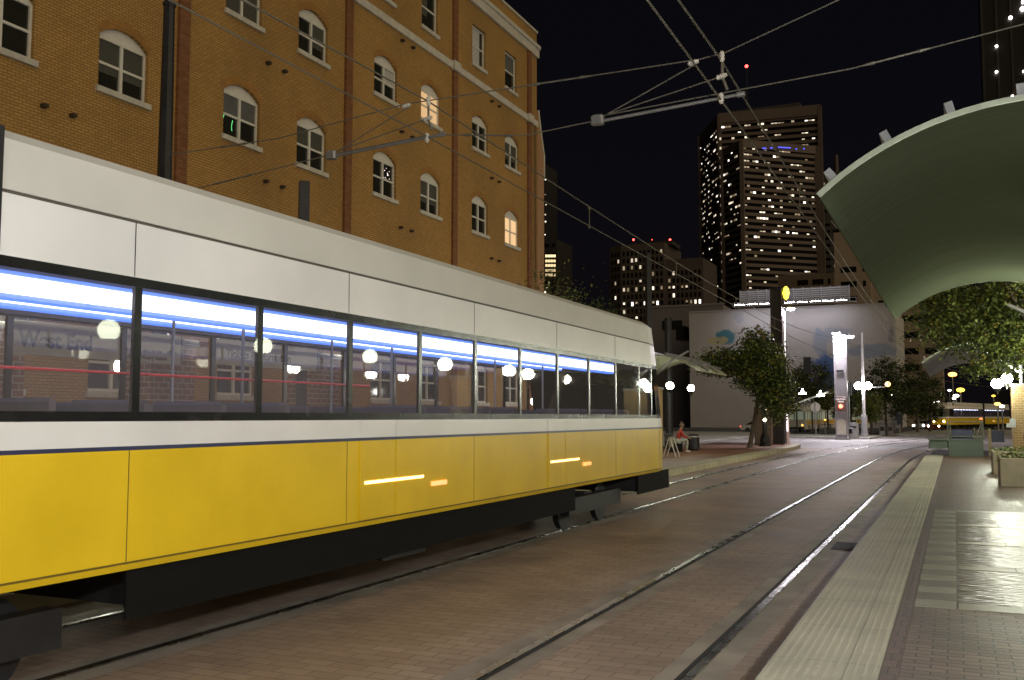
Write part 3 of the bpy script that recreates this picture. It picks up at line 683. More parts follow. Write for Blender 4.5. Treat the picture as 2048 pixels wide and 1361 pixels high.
def MS(y0): return lambda y: 6.46-.45*math.sin(math.pi*max(0, min(1, abs(y-12.1)/48.)))
ysw = [-20, -8, 2, 12.1, 18, 24, 30, 36, 42, 48, 54, 60, 72, 86, 100, 112]
wire('contact_wire', cdx(-2.57, CW, ysw), .012, 'contact wire over the clear track, ending over the crossing')
wire('messenger_wire', cdx(-2.57, MS(0), ysw), .013, 'upper support wire sagging above the clear track')
wire('contact_wire', cdx(-6.83, lambda y: CW(y)+.04, ysw), .012, 'contact wire over the train roof, crossing the brick facade')
wire('messenger_wire', cdx(-6.83, lambda y: MS(0)(y)+.04, ysw), .013, 'upper support wire above the train roof')
for x, nm in ((-2.57, 'clear track'), (-6.83, 'train track')):
    for y, w_ in ((6., 'near'), (19., 'first'), (26., 'second'), (34., 'third'), (42., 'fourth')):
        if y < 7 and x > -5: continue
        z0, z1 = CW(y), MS(0)(y)+.02
        q = MB(); q.tube([(x, y, z0), (x, y, z1)], .008, 5); q.box(x-.02, x+.02, y-.04, y+.04, z1-.03, z1+.02); q.box(x-.015, x+.015, y-.03, y+.03, z0-.01, z0+.04)
        tag(q.build('dropper', M_wire, origin=(x, y, z0)), w_+' short dropper joining the two wires above the '+nm, 'dropper', 'wire droppers')
def insul(q, a, b2, r=.036):
    a, b2 = Vector(a), Vector(b2); d = b2-a; q.tube([a, a+d*.15, a+d*.3, a+d*.45, a+d*.55, a+d*.7, a+d*.85, b2], [r*.5, r, r*.8, r, r*.8, r, r*.8, r*.5], 10)
def cantilever(xt, label, left=True):
    t = thing('wire_support', (xt, 12.1, 5.9), label, 'wire support', 'wire supports')
    Y = 12.1; s = 1.62
    q = MB(); q.tube([(xt-s, Y, 5.86), (xt+.25, Y, 5.97)], .022, 8); q.lathe([(.001, -.05), (.035, -.05), (.035, .05), (.001, .05)], (xt+.25, Y, 5.97), 8, 'X'); q.build('arm', M_gal, t)
    for a, b2 in (((xt+.0, Y, 6.02), (xt, Y, 5.88)), ((xt-.42, Y, 6.46), (xt-.28, Y, 6.48)), ((xt+.02, Y, 6.56), (xt+.02, Y, 6.42)), ((xt-.06, Y, 6.22), (xt+.08, Y, 6.25))):
        q = MB(); insul(q, a, b2); q.build('insulator', M_ins, t, True)
    for pp, r_ in (([(xt-s, Y, 5.90), (xt-.28, Y, 6.46)], .009), ([(xt-s, Y, 5.92), (xt-.06, Y, 6.22)], .009), ([(xt+.02, Y, 6.42), (xt+.02, Y, 6.22), (xt+.08, Y, 6.05)], .018)):
        q = MB(); q.tube(pp, r_, 6); q.build('stay', M_wire, t)
    q = MB(); q.bbox(xt-s-.12, xt-s+.05, Y-.05, Y+.05, 5.82, 5.95, .02); q.build('clamp', M_gal, t)
    return t
cantilever(-2.57, 'grey arm with white insulators carrying the wires against the dark sky')
cantilever(-6.83, 'grey arm with white insulators carrying the wires before the facade')
def span(pts, lab, tb=()):
    q = MB(); q.tube(pts, .009, 6)
    for (k, t0, t1) in tb:
        a, b2 = Vector(pts[k]), Vector(pts[k+1]); P0, P1 = a.lerp(b2, t0), a.lerp(b2, t1)
        q.tube([P0, P0.lerp(P1, .15), P0.lerp(P1, .2), P0.lerp(P1, .8), P0.lerp(P1, .85), P1], [.01, .022, .013, .013, .022, .01], 8)
    return tag(q.build('span_wire', M_wire), lab, 'span wire', 'cross span wires')
Y = 12.1
span([(-11.8, Y, 6.25), (-9.5, Y, 6.26), (-7.2, Y, 6.50), (-6.7, Y, 6.50), (-2.85, Y, 6.50), (-2.5, Y, 6.54), (4.0, Y, 8.6)], 'upper cross span wire with turnbuckles rising to the top right', ((3, .38, .62), (0, .5, .75)))
span([(-11.8, Y, 5.55), (-8.42, Y, 5.90), (-8.4, Y, 5.90), (-6.9, Y, 5.98)], 'lower cross span wire from the tall pole to the facade arm', ((0, .3, .55),))
span([(-6.7, Y, 5.98), (-5.3, Y, 5.80), (-4.2, Y, 5.88)], 'cross span wire with turnbuckle between the two arms', ((0, .3, .9),))
span([(-4.2, Y, 5.93), (-1.0, Y, 6.10), (1.5, Y, 6.42), (5.0, Y, 6.7)], 'lower cross span wire running right to the dark tower', ((1, .05, .35),))
far.location = (2.5, 156.6, 0); far.rotation_euler.z = R(-15)
# ================================================================== TREES
def leafmat(name, c, c2):
    m = mat(name, c, .55, var=0, scale=1.6, col2=c2, spec=.35)
    return m
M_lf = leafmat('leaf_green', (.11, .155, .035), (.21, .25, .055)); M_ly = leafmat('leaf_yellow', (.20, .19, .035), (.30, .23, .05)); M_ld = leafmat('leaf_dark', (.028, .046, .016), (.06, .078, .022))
M_bark = mat('bark', (.10, .075, .055), .9, var=.35, scale=12, bump=.5)
def crown(blobs, n, size, seed, mats, w=(6, 1, 5), clump=14, spread=.30, parent=None, name='crown'):
    rnd = random.Random(seed); q = MB(); tot = sum(b[3]*b[4]*b[5] for b in blobs); pick = [i for i, k in enumerate(w) for _ in range(k)]
    for (cx, cy, cz, rx, ry, rz) in blobs:
        nc = max(3, int(n*(rx*ry*rz/tot)/clump))
        for _ in range(nc):
            while True:
                u = Vector((rnd.uniform(-1, 1), rnd.uniform(-1, 1), rnd.uniform(-1, 1)))
                if .25 < u.length < 1: break
            u = u*(.55+.45*u.length) if rnd.random() < .3 else u.normalized()*rnd.uniform(.62, 1.06)
            c = Vector((cx+u.x*rx, cy+u.y*ry, cz+u.z*rz)); mi = rnd.choice(pick); s0 = spread*rnd.uniform(.6, 1.3)
            for k in range(int(clump*rnd.uniform(.5, 1.5))):
                p = c+Vector((rnd.gauss(0, s0), rnd.gauss(0, s0), rnd.gauss(0, s0*.7)))
                d = Vector((rnd.uniform(-1, 1), rnd.uniform(-1, 1), rnd.uniform(-.9, .4))).normalized(); e = d.cross(Vector((rnd.uniform(-1, 1), rnd.uniform(-1, 1), 1))).normalized()
                a = size*rnd.uniform(.6, 1.3); q.cur = mi if rnd.random() < .85 else rnd.choice(pick)
                q.face([p, p+d*a*.45+e*a*.28, p+d*a, p+d*a*.45-e*a*.28])
    return q.build(name, mats, parent)
def limbs(base, blobs, r, seed, parent, lean=(0, 0), name='trunk'):
    rnd = random.Random(seed); q = MB(); bx, by, bz = base; b0 = blobs[0]; top = Vector((b0[0], b0[1], b0[2]-b0[5]*.55)); B = Vector(base)
    q.tube([B, B+Vector((0, 0, .12)), B.lerp(top, .5)+Vector((rnd.uniform(-.08, .08), 0, 0)), top], [r*1.5, r*1.05, r*.9, r*.75], 9)
    for (cx, cy, cz, rx, ry, rz) in blobs:
        for k in range(4):
            t = Vector((cx+rnd.uniform(-.75, .75)*rx, cy+rnd.uniform(-.75, .75)*ry, cz+rnd.uniform(-.3, .8)*rz)); m = top.lerp(t, .5)+Vector((0, 0, -.12*rz))
            q.tube([top-Vector((0, 0, rnd.uniform(0, .4)*r*8)), m, t], [r*.55, r*.36, r*.1], 6)
    return q.build(name, M_bark, parent, True)
def tree(base, blobs, n, size, seed, label, mats, r=.12, w=(6, 1, 5), spread=.3, clump=14, group=None):
    t = thing('tree', base, label, 'tree', group); limbs(base, blobs, r, seed, t); crown(blobs, n, size, seed, mats, w, clump, spread, t); return t
LM = [M_lf, M_ly, M_ld]
# big tree under the right canopy
c1 = atY(1965, 650, 36); c2 = atY(1870, 640, 36.5); c3 = atY(2050, 610, 35); c4 = atY(1945, 745, 37)
tree((4.6, 36.5, .2), [(c3.x+.3, 35.4, c3.z, 1.5, 1.6, 1.5), (c1.x, 36, c1.z, 1.35, 1.6, 1.25), (c2.x+.1, 36.4, c2.z, .85, 1.2, 1.0), (c4.x+.5, 36.6, c4.z+.15, 1.0, 1.2, .35), (c3.x+2.2, 36.2, c3.z+.2, 1.6, 1.6, 1.6), (c1.x-.75, 36.2, c1.z+.75, 1.1, 1.3, .9), (c1.x+1.0, 35.6, c1.z-.2, 1.1, 1.2, 1.0)], 27000, .15, 3, 'leafy tree with yellowing leaves under the big canopy at right', LM, .17, (8, 1, 3), .24)
# tree at the end of the far platform
b1 = atY(1520, 735, 56); b2 = atY(1440, 715, 57); b3 = atY(1555, 790, 55.6); b4 = atY(1512, 680, 56)
tree((-10.6, 56, .2), [(b1.x, 56, b1.z, 1.45, 1.5, 1.5), (b2.x+.3, 57, b2.z-.3, 1.7, 1.3, .75), (b3.x, 55.6, b3.z, .95, 1., 1.5), (b4.x, 56, b4.z, .75, .8, .75)], 20000, .19, 5, 'dark tree at the far end of the platform beside the dark tower', LM, .13, (4, 1, 6), .26)
tree((-17.3, 43, .15), [(-17.4, 43, 7.6, 1.5, 1.6, 1.3)], 900, .16, 6, 'thin bare topped tree before the corner of the brick building', LM, .11, (3, 1, 4), .5)
tree((-18.3, 52, .15), [(-18.4, 52, 7.0, 2.0, 2.0, 1.3)], 2500, .2, 16, 'dark tree crown above the train beyond the brick building', LM, .12, (1, 0, 8), .4)
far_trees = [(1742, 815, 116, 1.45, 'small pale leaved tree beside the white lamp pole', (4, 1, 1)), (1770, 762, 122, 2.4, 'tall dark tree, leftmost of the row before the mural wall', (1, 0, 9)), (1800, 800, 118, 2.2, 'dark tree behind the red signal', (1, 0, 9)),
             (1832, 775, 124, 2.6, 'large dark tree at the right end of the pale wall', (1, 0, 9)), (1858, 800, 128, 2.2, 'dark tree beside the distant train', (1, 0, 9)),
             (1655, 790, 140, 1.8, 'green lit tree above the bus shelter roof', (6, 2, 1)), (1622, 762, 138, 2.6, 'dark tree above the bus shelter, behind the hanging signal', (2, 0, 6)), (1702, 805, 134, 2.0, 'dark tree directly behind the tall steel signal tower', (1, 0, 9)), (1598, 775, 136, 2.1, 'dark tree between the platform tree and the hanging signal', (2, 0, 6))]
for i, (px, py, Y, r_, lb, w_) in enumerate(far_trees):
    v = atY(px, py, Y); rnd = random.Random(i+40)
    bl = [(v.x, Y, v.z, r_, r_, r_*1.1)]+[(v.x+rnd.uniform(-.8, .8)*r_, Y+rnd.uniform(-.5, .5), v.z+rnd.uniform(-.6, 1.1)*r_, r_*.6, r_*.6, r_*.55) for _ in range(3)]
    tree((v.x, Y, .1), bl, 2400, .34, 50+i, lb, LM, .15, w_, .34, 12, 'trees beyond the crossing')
# ================================================================== PLAZA : signal towers, poles, lamps
M_brsteel = mat('brushed_tower_steel', (.30, .28, .29), .42, .5, var=.12, scale=2.)
M_unlitpanel = mat('dark_tower_panel', (.040, .032, .032), .5, var=.2, scale=2.)  # darker copy of the tower steel, shade of the unlit side in its colour
def signal_tower(x, y, h, w, d, label, m, mp, lit=True):
    t = thing('signal_tower', (x, y, 0), label, 'tower')
    q = MB()
    for sx_ in (-1, 1): q.bbox(x+sx_*w/2-(.14 if sx_ > 0 else 0), x+sx_*w/2+(.14 if sx_ < 0 else 0), y-d/2, y+d/2, .25, h, .02)
    q.bbox(x-w/2-.04, x+w/2+.04, y-d/2-.04, y+d/2+.04, 0, .25, .03); q.build('frame', m, t)
    q = MB(); n = 5; ww = (w-.30)/n
    for k in range(n): q.box(x-w/2+.15+k*ww+.012, x-w/2+.15+(k+1)*ww-.012, y-d/2+.06, y+d/2-.06, .25, h-.05)
    q.box(x-w/2+.141, x+w/2-.141, y-d/2+.09, y+d/2-.09, .25, h-.08); q.build('panel', mp, t)
    q = MB(); q.bbox(x-w/2-.03, x+w/2+.03, y-d/2-.03, y+d/2+.03, h, h+.09, .02); q.build('cap', M_steel, t)
    return t
kx, ky = -8.6, 85.6
kt = signal_tower(kx, ky, 8.7, 1.0, .7, 'tall steel signal tower with glaring lit top and caution signal', M_brsteel, M_brsteel)
q = MB(); q.box(kx-.28, kx+.28, ky-.43, ky-.345, 5.62, 5.80); q.build('vent_slot', M_black, kt)
q = MB(); q.bbox(kx-.42, kx+.42, ky-.56, ky-.36, 2.35, 3.55, .02); cb = q.build('signal_case', mat('signal_case', (.16, .09, .075), .5), kt)
RF = Matrix(((1, 0, 0, 0), (0, 0, -1, 0), (0, 1, 0, 0), (0, 0, 0, 1)))        # upright text facing -y
for txt, zz in (('CAUTION', 3.30), ('TRAIN', 3.10)): text_mesh(txt, .17, Matrix.Translation((kx, ky-.566, zz)) @ RF, 'lettering', glow('lit_lettering', (1, .85, .8), .7, False), cb, .003, 'CENTER')
q = MB(); q.lathe([(.001, -.03), (.17, -.03), (.17, .02), (.001, .02)], (kx, ky-.575, 2.78), 16, 'Y'); q.build('signal_hand', M_red, cb)
q = MB(); q.prism([(kx-.36, ky-.47), (kx+.36, ky-.47), (kx+.36, ky-.36), (kx-.36, ky-.36)], .45, 1.62); q.prism([(kx-.22, ky-.465), (kx+.22, ky-.465), (kx+.22, ky-.365), (kx-.22, ky-.365)], 1.621, 1.72); q.build('notice_board', mat('notice_cream', (.50, .46, .38), .6), kt)
def flood(x, y, z, label, arm, m=None, r=.30):
    t = thing('flood_lamp', (x, y, z), label, 'lamp')
    q = MB(); q.lathe([(.001, .16), (.12, .15), (r, .02), (r+.02, -.02), (r-.02, -.025)], (x, y, z), 16); q.tube([arm, (x, y, z+.12)], .04, 8); q.build('housing', M_gal, t, True)
    q = MB(); q.ball((x, y, z-.04), r*.9, 14, 8, .4); q.build('lens', m or M_cool, t, True)
    return t
flood(kx+.85, ky-.1, 8.62, 'white lamp on a bracket at the right of the lit steel tower', (kx+.6, ky, 8.7))
flood(kx-.15, ky-1.2, 8.85, 'glaring white lamp over the front of the lit steel tower', (kx-.15, ky-.3, 8.8), r=.34)
dx_, dy_ = -9.95, 62.3
dt = signal_tower(dx_, dy_, 9.9, .72, .8, 'tall dark tower at the platform end behind the dark tree', M_unlitpanel, M_unlitpanel)
q = MB(); q.box(dx_+.365, dx_+.45, dy_-.25, dy_+.15, 5.0, 8.5); q.build('lit_edge', M_white, dt)  # white strip stands in for lamplight on the tower's right edge
v = atY(1572, 587, 62.0); t = thing('sodium_lamp', (v.x, 62, v.z), 'yellow glowing acorn lamp on the dark tower', 'lamp')
q = MB(); q.lathe([(.001, -.42), (.13, -.30), (.20, 0), (.15, .30), (.05, .42), (.001, .44)], tuple(v), 16); q.build('globe', M_sod, t, True)
q = MB(); q.tube([(v.x, 62, v.z+.42), (v.x, 62, v.z+.85)], .02, 6); q.tube([(dx_+.36, 62, v.z-.35), (v.x, 62, v.z-.42)], .04, 6); q.build('finial', M_steel, t)
v = atY(1581, 617, 62.2); flood(v.x, 62.2, v.z, 'white flood lamp on the side of the dark tower', (dx_+.36, 62.2, v.z+.05), r=.26)
# white pole with round lamps
px_, py_ = -7.55, 94.5
t = thing('lamp_pole', (px_, py_, .13), 'white tapered pole with two round lamps halfway up', 'lamp pole')
q = MB(); q.tube([(px_, py_, .1), (px_, py_, 6.0), (px_, py_, 9.6)], [.15, .13, .10], 12); q.build('pole', mat('pole_white', (.60, .58, .60), .4), t, True)
q = MB(); q.lathe([(.33, .13), (.33, .3), (.29, .4), (.28, 1.9), (.22, 2.05), (.15, 2.1)], (px_, py_, 0), 16); q.build('base', mat('base_grey', (.35, .34, .36), .6), t)
for s in (-.42, .42):
    q = MB(); q.ball((px_+s, py_-.2, 4.72), .34, 14, 8); q.build('globe', glow('white_pole_globe', (1., .97, .95), 60.), t, True)
q = MB(); q.tube([(px_+.2, py_, 4.55), (px_+1.9, py_, 4.6)], .05, 6); q.build('arm', M_gal, t)
q = MB(); q.ball((px_+2.1, py_, 4.85), .24, 12, 7); q.build('orange_lamp', M_orange, t)
# trash bin
bx_, by_ = -8.05, 89.9
t = thing('trash_bin', (bx_, by_, .13), 'grey round litter bin between the steel tower and white pole', 'bin')
q = MB(); q.lathe([(.36, .13), (.40, .2), (.42, 1.05), (.40, 1.1)], (bx_, by_, 0), 18); q.build('body', mat('bin_grey', (.26, .25, .25), .7), t)
q = MB(); q.lathe([(.43, 1.1), (.43, 1.16), (.36, 1.36), (.30, 1.42), (.001, 1.44)], (bx_, by_, 0), 18); q.build('lid', mat('bin_lid', (.20, .19, .19), .6), t)
q = MB(); q.box(bx_-.25, bx_+.25, by_-.445, by_-.38, .96, 1.09); q.build('opening', M_black, t)
# stop sign seen from behind
sx0, sy0 = -12.5, 100.
t = thing('stop_sign', (sx0, sy0, 0), 'back of an octagonal road sign on a grey post', 'road sign')
q = MB(); q.tube([(sx0, sy0, 0), (sx0, sy0, 3.3)], .06, 8); q.build('post', M_gal, t)
q = MB(); q.lathe([(.001, .05), (.5, .05), (.5, .07), (.001, .07)], (sx0, sy0, 2.85), 8, 'Y'); q.build('plate', mat('sign_back', (.5, .47, .40), .5), t)
# lit sign pylon and ornate post, end of far platform
v = atZ(1575, 892, 0.); lx, ly = v.x, v.y
t = thing('lit_pylon', (lx, ly, 0), 'slim pylon with a bright white lit panel at the platform end', 'sign')
q = MB(); q.bbox(lx-.13, lx+.13, ly-.12, ly+.12, 0, 2.9, .02); q.build('body', mat('pylon_tan', (.50, .33, .27), .6), t)
q = MB(); q.box(lx-.09, lx+.09, ly-.135, ly-.122, .95, 2.35); q.build('panel', glow('pylon_panel', (1., .9, .88), 1.6, False), t)
v = atZ(1530, 893, .2); ox, oy = v.x, v.y
t = thing('ornate_post', (ox, oy, .2), 'dark ornate post with bell shaped base at the platform end', 'post')
q = MB(); q.lathe([(.34, .2), (.34, .3), (.26, .4), (.30, .55), (.22, .8), (.12, 1.0), (.11, 2.6), (.15, 2.7), (.09, 2.8)], (ox, oy, 0), 14); q.build('shaft', M_steel, t, True)
q = MB(); q.tube([(ox, oy, 2.3), (ox+.35, oy, 2.35)], .03, 6); q.ball((ox+.05, oy-.16, 1.75), .10, 10, 6); q.build('lamp', M_head, t)
x, y = -10.55, 60.4
t = thing('equipment_cabinet', (x, y, .2), 'tall brown cabinet behind the ornate post at the platform end', 'cabinet')
q = MB(); q.bbox(x-.55, x+.45, y-.35, y+.35, .2, 2.5, .03); q.build('body', mat('cabinet_brown', (.12, .085, .06), .6), t)
q = MB(); q.box(x-.46, x-.06, y-.362, y-.348, .35, 2.4); q.box(x-.03, x+.37, y-.362, y-.348, .35, 2.4); q.build('door', mat('cabinet_door', (.14, .10, .07), .55), t)
# traffic signals
def traffic_signal(x, y, z, label, lit=None, back=False, post=None, arm=None):
    t = thing('traffic_signal', (x, y, z), label, 'traffic signal')
    q = MB(); q.bbox(x-.19, x+.19, y-.12, y+.12, z-.55, z+.55, .03); q.box(x-.30, x+.30, y+.121 if not back else y-.135, y+.135 if not back else y-.121, z-.68, z+.68); q.build('housing', M_black, t)
    for k in range(3):
        zz = z+.35-.35*k; q = MB(); s = -1 if not back else 1
        q.lathe([(.15, 0), (.16, s*.0), (.16, s*.22)], (x, y+s*.12, zz), 12, 'Y'); q.build('visor', M_black, t)
        if not back: q = MB(); q.ball((x, y-.12, zz), .13, 10, 6); q.build('lens', M_red if lit == k else M_glassdark, t)
    q = MB()
    if post is not None: q.tube([(x, y+.1, post), (x, y+.1, z+.7)], .06, 8)
    if arm: q.tube([arm, (x, y, z+.62)], .05, 6)
    if post is not None or arm: q.build('support', M_gal, t)
    return t
v = atY(1615, 731, 84); traffic_signal(v.x, 84, v.z, 'black back of a hanging signal right of the platform tree', back=True, arm=(atY(1572, 716, 84).x, 84, atY(1572, 716, 84).z))
v = atY(1697, 770, 98); traffic_signal(v.x, 98, v.z-.35, 'red signal close behind the right edge of the steel tower', 0, post=0.)
v = atZ(1800, 870, 0.); z = atY(1800, 831, v.y).z; traffic_signal(v.x, v.y, z-.35, 'bright red signal on a post before the dark trees', 0, post=0.)
# fence and newspaper boxes
for i, (pxa, pxb, Y, lb) in enumerate(((1752, 1800, 107, 'dark iron railing below the dark trees'), (1640, 1668, 96, 'low green mesh fence left of the steel tower'))):
    a, b2 = atZ(pxa, 872, .1), atZ(pxb, 872, .1); xa, xb = atY(pxa, 870, Y).x, atY(pxb, 870, Y).x
    t = thing('railing', (xa, Y, .1), lb, 'railing'); q = MB()
    for zz in (.25, 1.15): q.box(xa, xb, Y-.02, Y+.02, zz, zz+.05)
    q.build('rail', M_steel, t); q = MB(); n = int((xb-xa)/.13)
    for k in range(n+1): q.box(xa+k*.13-.012, xa+k*.13+.012, Y-.012, Y+.012, .1, 1.14)
    q.build('bars', M_steel if i == 0 else mat('fence_green', (.03, .05, .03), .6), t)
for px, lb, c in ((1765, 'grey newspaper box by the iron railing', (.20, .20, .20)), (1781, 'brown newspaper box beside the grey one', (.14, .10, .09)), (1700, 'small grey utility box right of the steel tower base', (.3, .3, .32))):
    Y = 104 if px > 1720 else 86.5; x = atY(px, 870, Y).x; t = thing('newspaper_box', (x, Y, .1), lb, 'box')
    q = MB(); q.bbox(x-.28, x+.28, Y-.2, Y+.2, .1, .98, .03); q.build('body', mat('box_%d' % px, c, .5), t); q = MB(); q.box(x-.2, x+.2, Y-.212, Y-.201, .5, .9); q.build('window', M_glassdark, t)
# street lamps far away
def street_lamp(px, py, Y, r, m, label, double=False):
    v = atY(px, py, Y); t = thing('street_lamp', (v.x, Y, 0), label, 'street lamp', 'distant street lamps')
    q = MB(); q.tube([(v.x, Y, 0), (v.x, Y, v.z-r*.6)], [.12, .07], 8); q.build('pole', M_gal, t)
    q = MB(); q.lathe([(.001, -r*.6), (r*.8, -r*.4), (r, 0), (r*.7, r*.35), (.001, r*.5)], tuple(v), 12); q.build('lamp', m, t, True)
M_soda = glow('far_sodium', (1., .60, .05), 4., False); M_farwhite = glow('far_white', (1., .97, .9), 12., False)
for a in ((1905, 749, 190, .75, M_orange, 'orange lamp on the tallest thin pole above the distant train'), (1921, 780, 150, .55, M_soda, 'yellow lamp glowing just above the distant train'), (1912, 792, 146, .38, M_farwhite, 'white lamp left of the yellow lamp over the distant train'),
          (1882, 789, 170, .28, glow('far_green', (.7, 1., .4), 6., False), 'small greenish lamp among the dark trees'), (1995, 808, 150, .42, M_orange, 'orange lamp left of the right brick pier'), (2004, 813, 140, .3, M_farwhite, 'small white lamp beside the right brick pier'), (1876, 803, 165, .2, M_farwhite, 'small white lamp above the left end of the distant train'), (1908, 797, 158, .25, M_farwhite, 'faint white lamp over the distant train roof')):
    street_lamp(*a)
for a in ((1893, 815, 150, .2, M_red, 'small red lamp over the green barrier'), (1962, 838, 140, .2, M_red, 'small red lamp left of the navy screen'), (1899, 781, 200, .3, M_farwhite, 'distant white lamp just left of the yellow lamp'), (1987, 792, 180, .3, M_soda, 'dim yellow lamp near the right brick pier'),
          (1938, 812, 175, .24, M_farwhite, 'tiny white lamp above the middle of the distant train'), (1867, 805, 180, .2, M_farwhite, 'tiny white lamp at the right edge of the dark trees'), (1787, 772, 150, .25, M_farwhite, 'cluster lamp glinting through the dark trees, upper'), (1783, 790, 152, .22, M_farwhite, 'cluster lamp glinting through the dark trees, lower'), (1836, 798, 150, .25, glow('far_teal', (.55, 1., .8), 6., False), 'greenish lamp glinting through the large dark tree'),
          (1650, 840, 118, .14, M_amber, 'amber lamp by the buses left of the steel tower')):
    street_lamp(*a)
# bus shelter
a, b2 = atY(1583, 812, 112), atY(1660, 790, 112)
t = thing('bus_shelter', (a.x, 112, 0), 'bus shelter with a slanted roof and two lamps over the buses', 'shelter')
q = MB(); q.face([(a.x, 110.5, a.z-.1), (a.x, 114, a.z+.1), (b2.x, 114, b2.z+.4), (b2.x, 110.5, b2.z+.2)]); q.face([(a.x, 110.5, a.z+.05), (a.x, 114, a.z+.25), (b2.x, 114, b2.z+.55), (b2.x, 110.5, b2.z+.35)])
q.face([(a.x, 110.5, a.z-.1), (a.x, 110.5, a.z+.05), (b2.x, 110.5, b2.z+.35), (b2.x, 110.5, b2.z+.2)]); q.face([(a.x, 110.5, a.z-.1), (a.x, 110.5, a.z+.05), (a.x, 114, a.z+.25), (a.x, 114, a.z+.1)])
for k in range(5):
    f_ = k/4; x = a.x+(b2.x-a.x)*f_; z = a.z+(b2.z-a.z)*f_; q.box(x-.05, x+.05, 110.45, 114, z-.2+.3*f_, z-.02+.3*f_)
q.build('roof', mat('shelter_roof', (.20, .19, .17), .5), t)
for x in (a.x+.4, (a.x+b2.x)/2): q = MB(); q.tube([(x, 113, 0), (x, 113, a.z)], .09, 8); q.build('post', M_steel, t)
for px, py in ((1605, 787), (1641, 791)):
    v = atY(px, py, 110.2); q = MB(); q.lathe([(.001, -.10), (.40, -.08), (.44, .0), (.15, .14), (.05, .5)], tuple(v), 12); q.build('lamp', glow('shelter_lamp', (.95, 1., .9), 30.), t, True)
# ------------------------------------------------------------------ buses
M_busw = mat('bus_white', (.55, .54, .48), .4); M_busy = mat('bus_yellow', (.62, .40, .03), .4); M_busg = glow('bus_saloon', (.40, .52, .36), .16, False)
def bus(x, y, rz, label):
    t = thing('city_bus', (0, 0, 0), label, 'bus'); W, LL = 1.27, 11.
    def bx(name, parts, m):
        q = MB()
        for p in parts: q.bbox(*p, .05)
        return q.build(name, m, t)
    bx('body', [(-W, W, -LL/2, LL/2, .35, 1.55), (-W, W, -LL/2, LL/2, 2.55, 2.95)], M_busw)
    bx('yellow_panel', [(-W-.004, W+.004, -LL/2+1.2, LL/2-.3, .95, 1.5)], M_busy); bx('roof_pod', [(-1., 1., -3, 3.2, 2.95, 3.2)], M_busw)
    q = MB(); q.box(-W+.03, W-.03, -LL/2+.04, LL/2-.04, 1.55, 2.55); q.build('window', M_busg, t)
    for k in range(8):
        yy = -LL/2+.3+k*1.5
        for s in (-1, 1): q = MB(); q.box(s*W-.03 if s > 0 else -W-.002, W+.002 if s > 0 else -W+.03, yy-.06, yy+.06, 1.551, 2.549); q.build('pillar', M_tblk, t)
    for s in (-1, 0, 1): q = MB(); q.box(s*1.18-.05, s*1.18+.05, -LL/2-.01, -LL/2+.038, 1.551, 2.549); q.build('pillar', M_tblk, t)
    for s in (-1, 1):
        for yy in (-3.1, 3.2):
            q = MB(); q.lathe([(.15, -.13), (.42, -.13), (.48, -.08), (.48, .08), (.42, .13), (.15, .13)], (s*1.15, yy, .48), 18, 'X'); w_ = q.build('wheel', M_black, t)
            q = MB(); q.lathe([(.001, -.145), (.24, -.14), (.24, .14), (.001, .145)], (s*1.15, yy, .48), 12, 'X'); q.build('rim', M_gal, w_)
        q = MB(); q.lathe([(.001, -.02), (.11, -.02), (.11, .03), (.001, .03)], (s*.95, -LL/2-.01, .85), 10, 'Y'); q.build('headlight', M_amber, t)
    q = MB(); q.box(-.9, .9, -LL/2-.012, -LL/2+.03, 2.62, 2.86); q.build('sign_box', M_black, t)
    q = MB(); q.box(-1.2, 1.2, -LL/2-.08, -LL/2-.003, .36, .62); q.build('bumper', M_steel, t)
    t.location = (x, y, 0); t.rotation_euler = (0, 0, rz); return t
v = atZ(1607, 862, 0.); v = atY(1608, 850, 132); bus(v.x, 132, R(-4), 'white and yellow bus parked under the slanted shelter roof')
v = atY(1676, 850, 150); bus(v.x, 150, R(-38), 'yellow bus standing further right behind the steel tower')
# ------------------------------------------------------------------ cars
def car(x, y, rz, col, label, front=True, name='car'):
    t = thing('parked_car', (0, 0, 0), label, 'car', 'cars on the far street'); m = mat('car_%s' % name, col, .3, .2)
    prof = [(-2.15, .35), (-2.2, .62), (-2.05, .85), (-1.1, .95), (.9, .98), (2.0, .92), (2.2, .7), (2.15, .35)]
    def ext(prof, w0, name, m):
        q = MB(); n = len(prof); i = 0
        for s in (-1, 1): q.v += [(s*(w0-(.06 if z > .9 or z < .4 else 0)), y_, z) for y_, z in prof]
        for j in range(n): q.f.append((j, (j+1) % n, n+(j+1) % n, n+j)); q.mi.append(0)
        q.f.append(tuple(range(n))); q.f.append(tuple(range(n, 2*n))); q.mi += [0, 0]; return q.build(name, m, t)
    ext(prof, .9, 'body', m); ext([(-1.25, .94), (-.55, 1.36), (.75, 1.4), (1.65, .96)], .80, 'cabin_glass', M_glassdark); ext([(-.5, 1.37), (-.5, 1.43), (.7, 1.46), (.8, 1.39)], .74, 'roof', m)
    for s in (-1, 1):
        for yy in (-1.35, 1.35): q = MB(); q.lathe([(.10, -.1), (.29, -.1), (.32, -.07), (.32, .07), (.29, .1), (.10, .1)], (s*.84, yy, .32), 16, 'X'); q.build('wheel', M_black, t)
        q = MB(); q.ball((s*.66, -2.17, .68), .13, 10, 6); q.build('headlight', M_head if front else M_glassdark, t)
        q = MB(); q.box(s*.66-.16, s*.66+.16, 2.16, 2.215, .66, .82); q.build('tail_light', M_red, t)
    t.location = (x, y, 0); t.rotation_euler = (0, 0, rz); return t
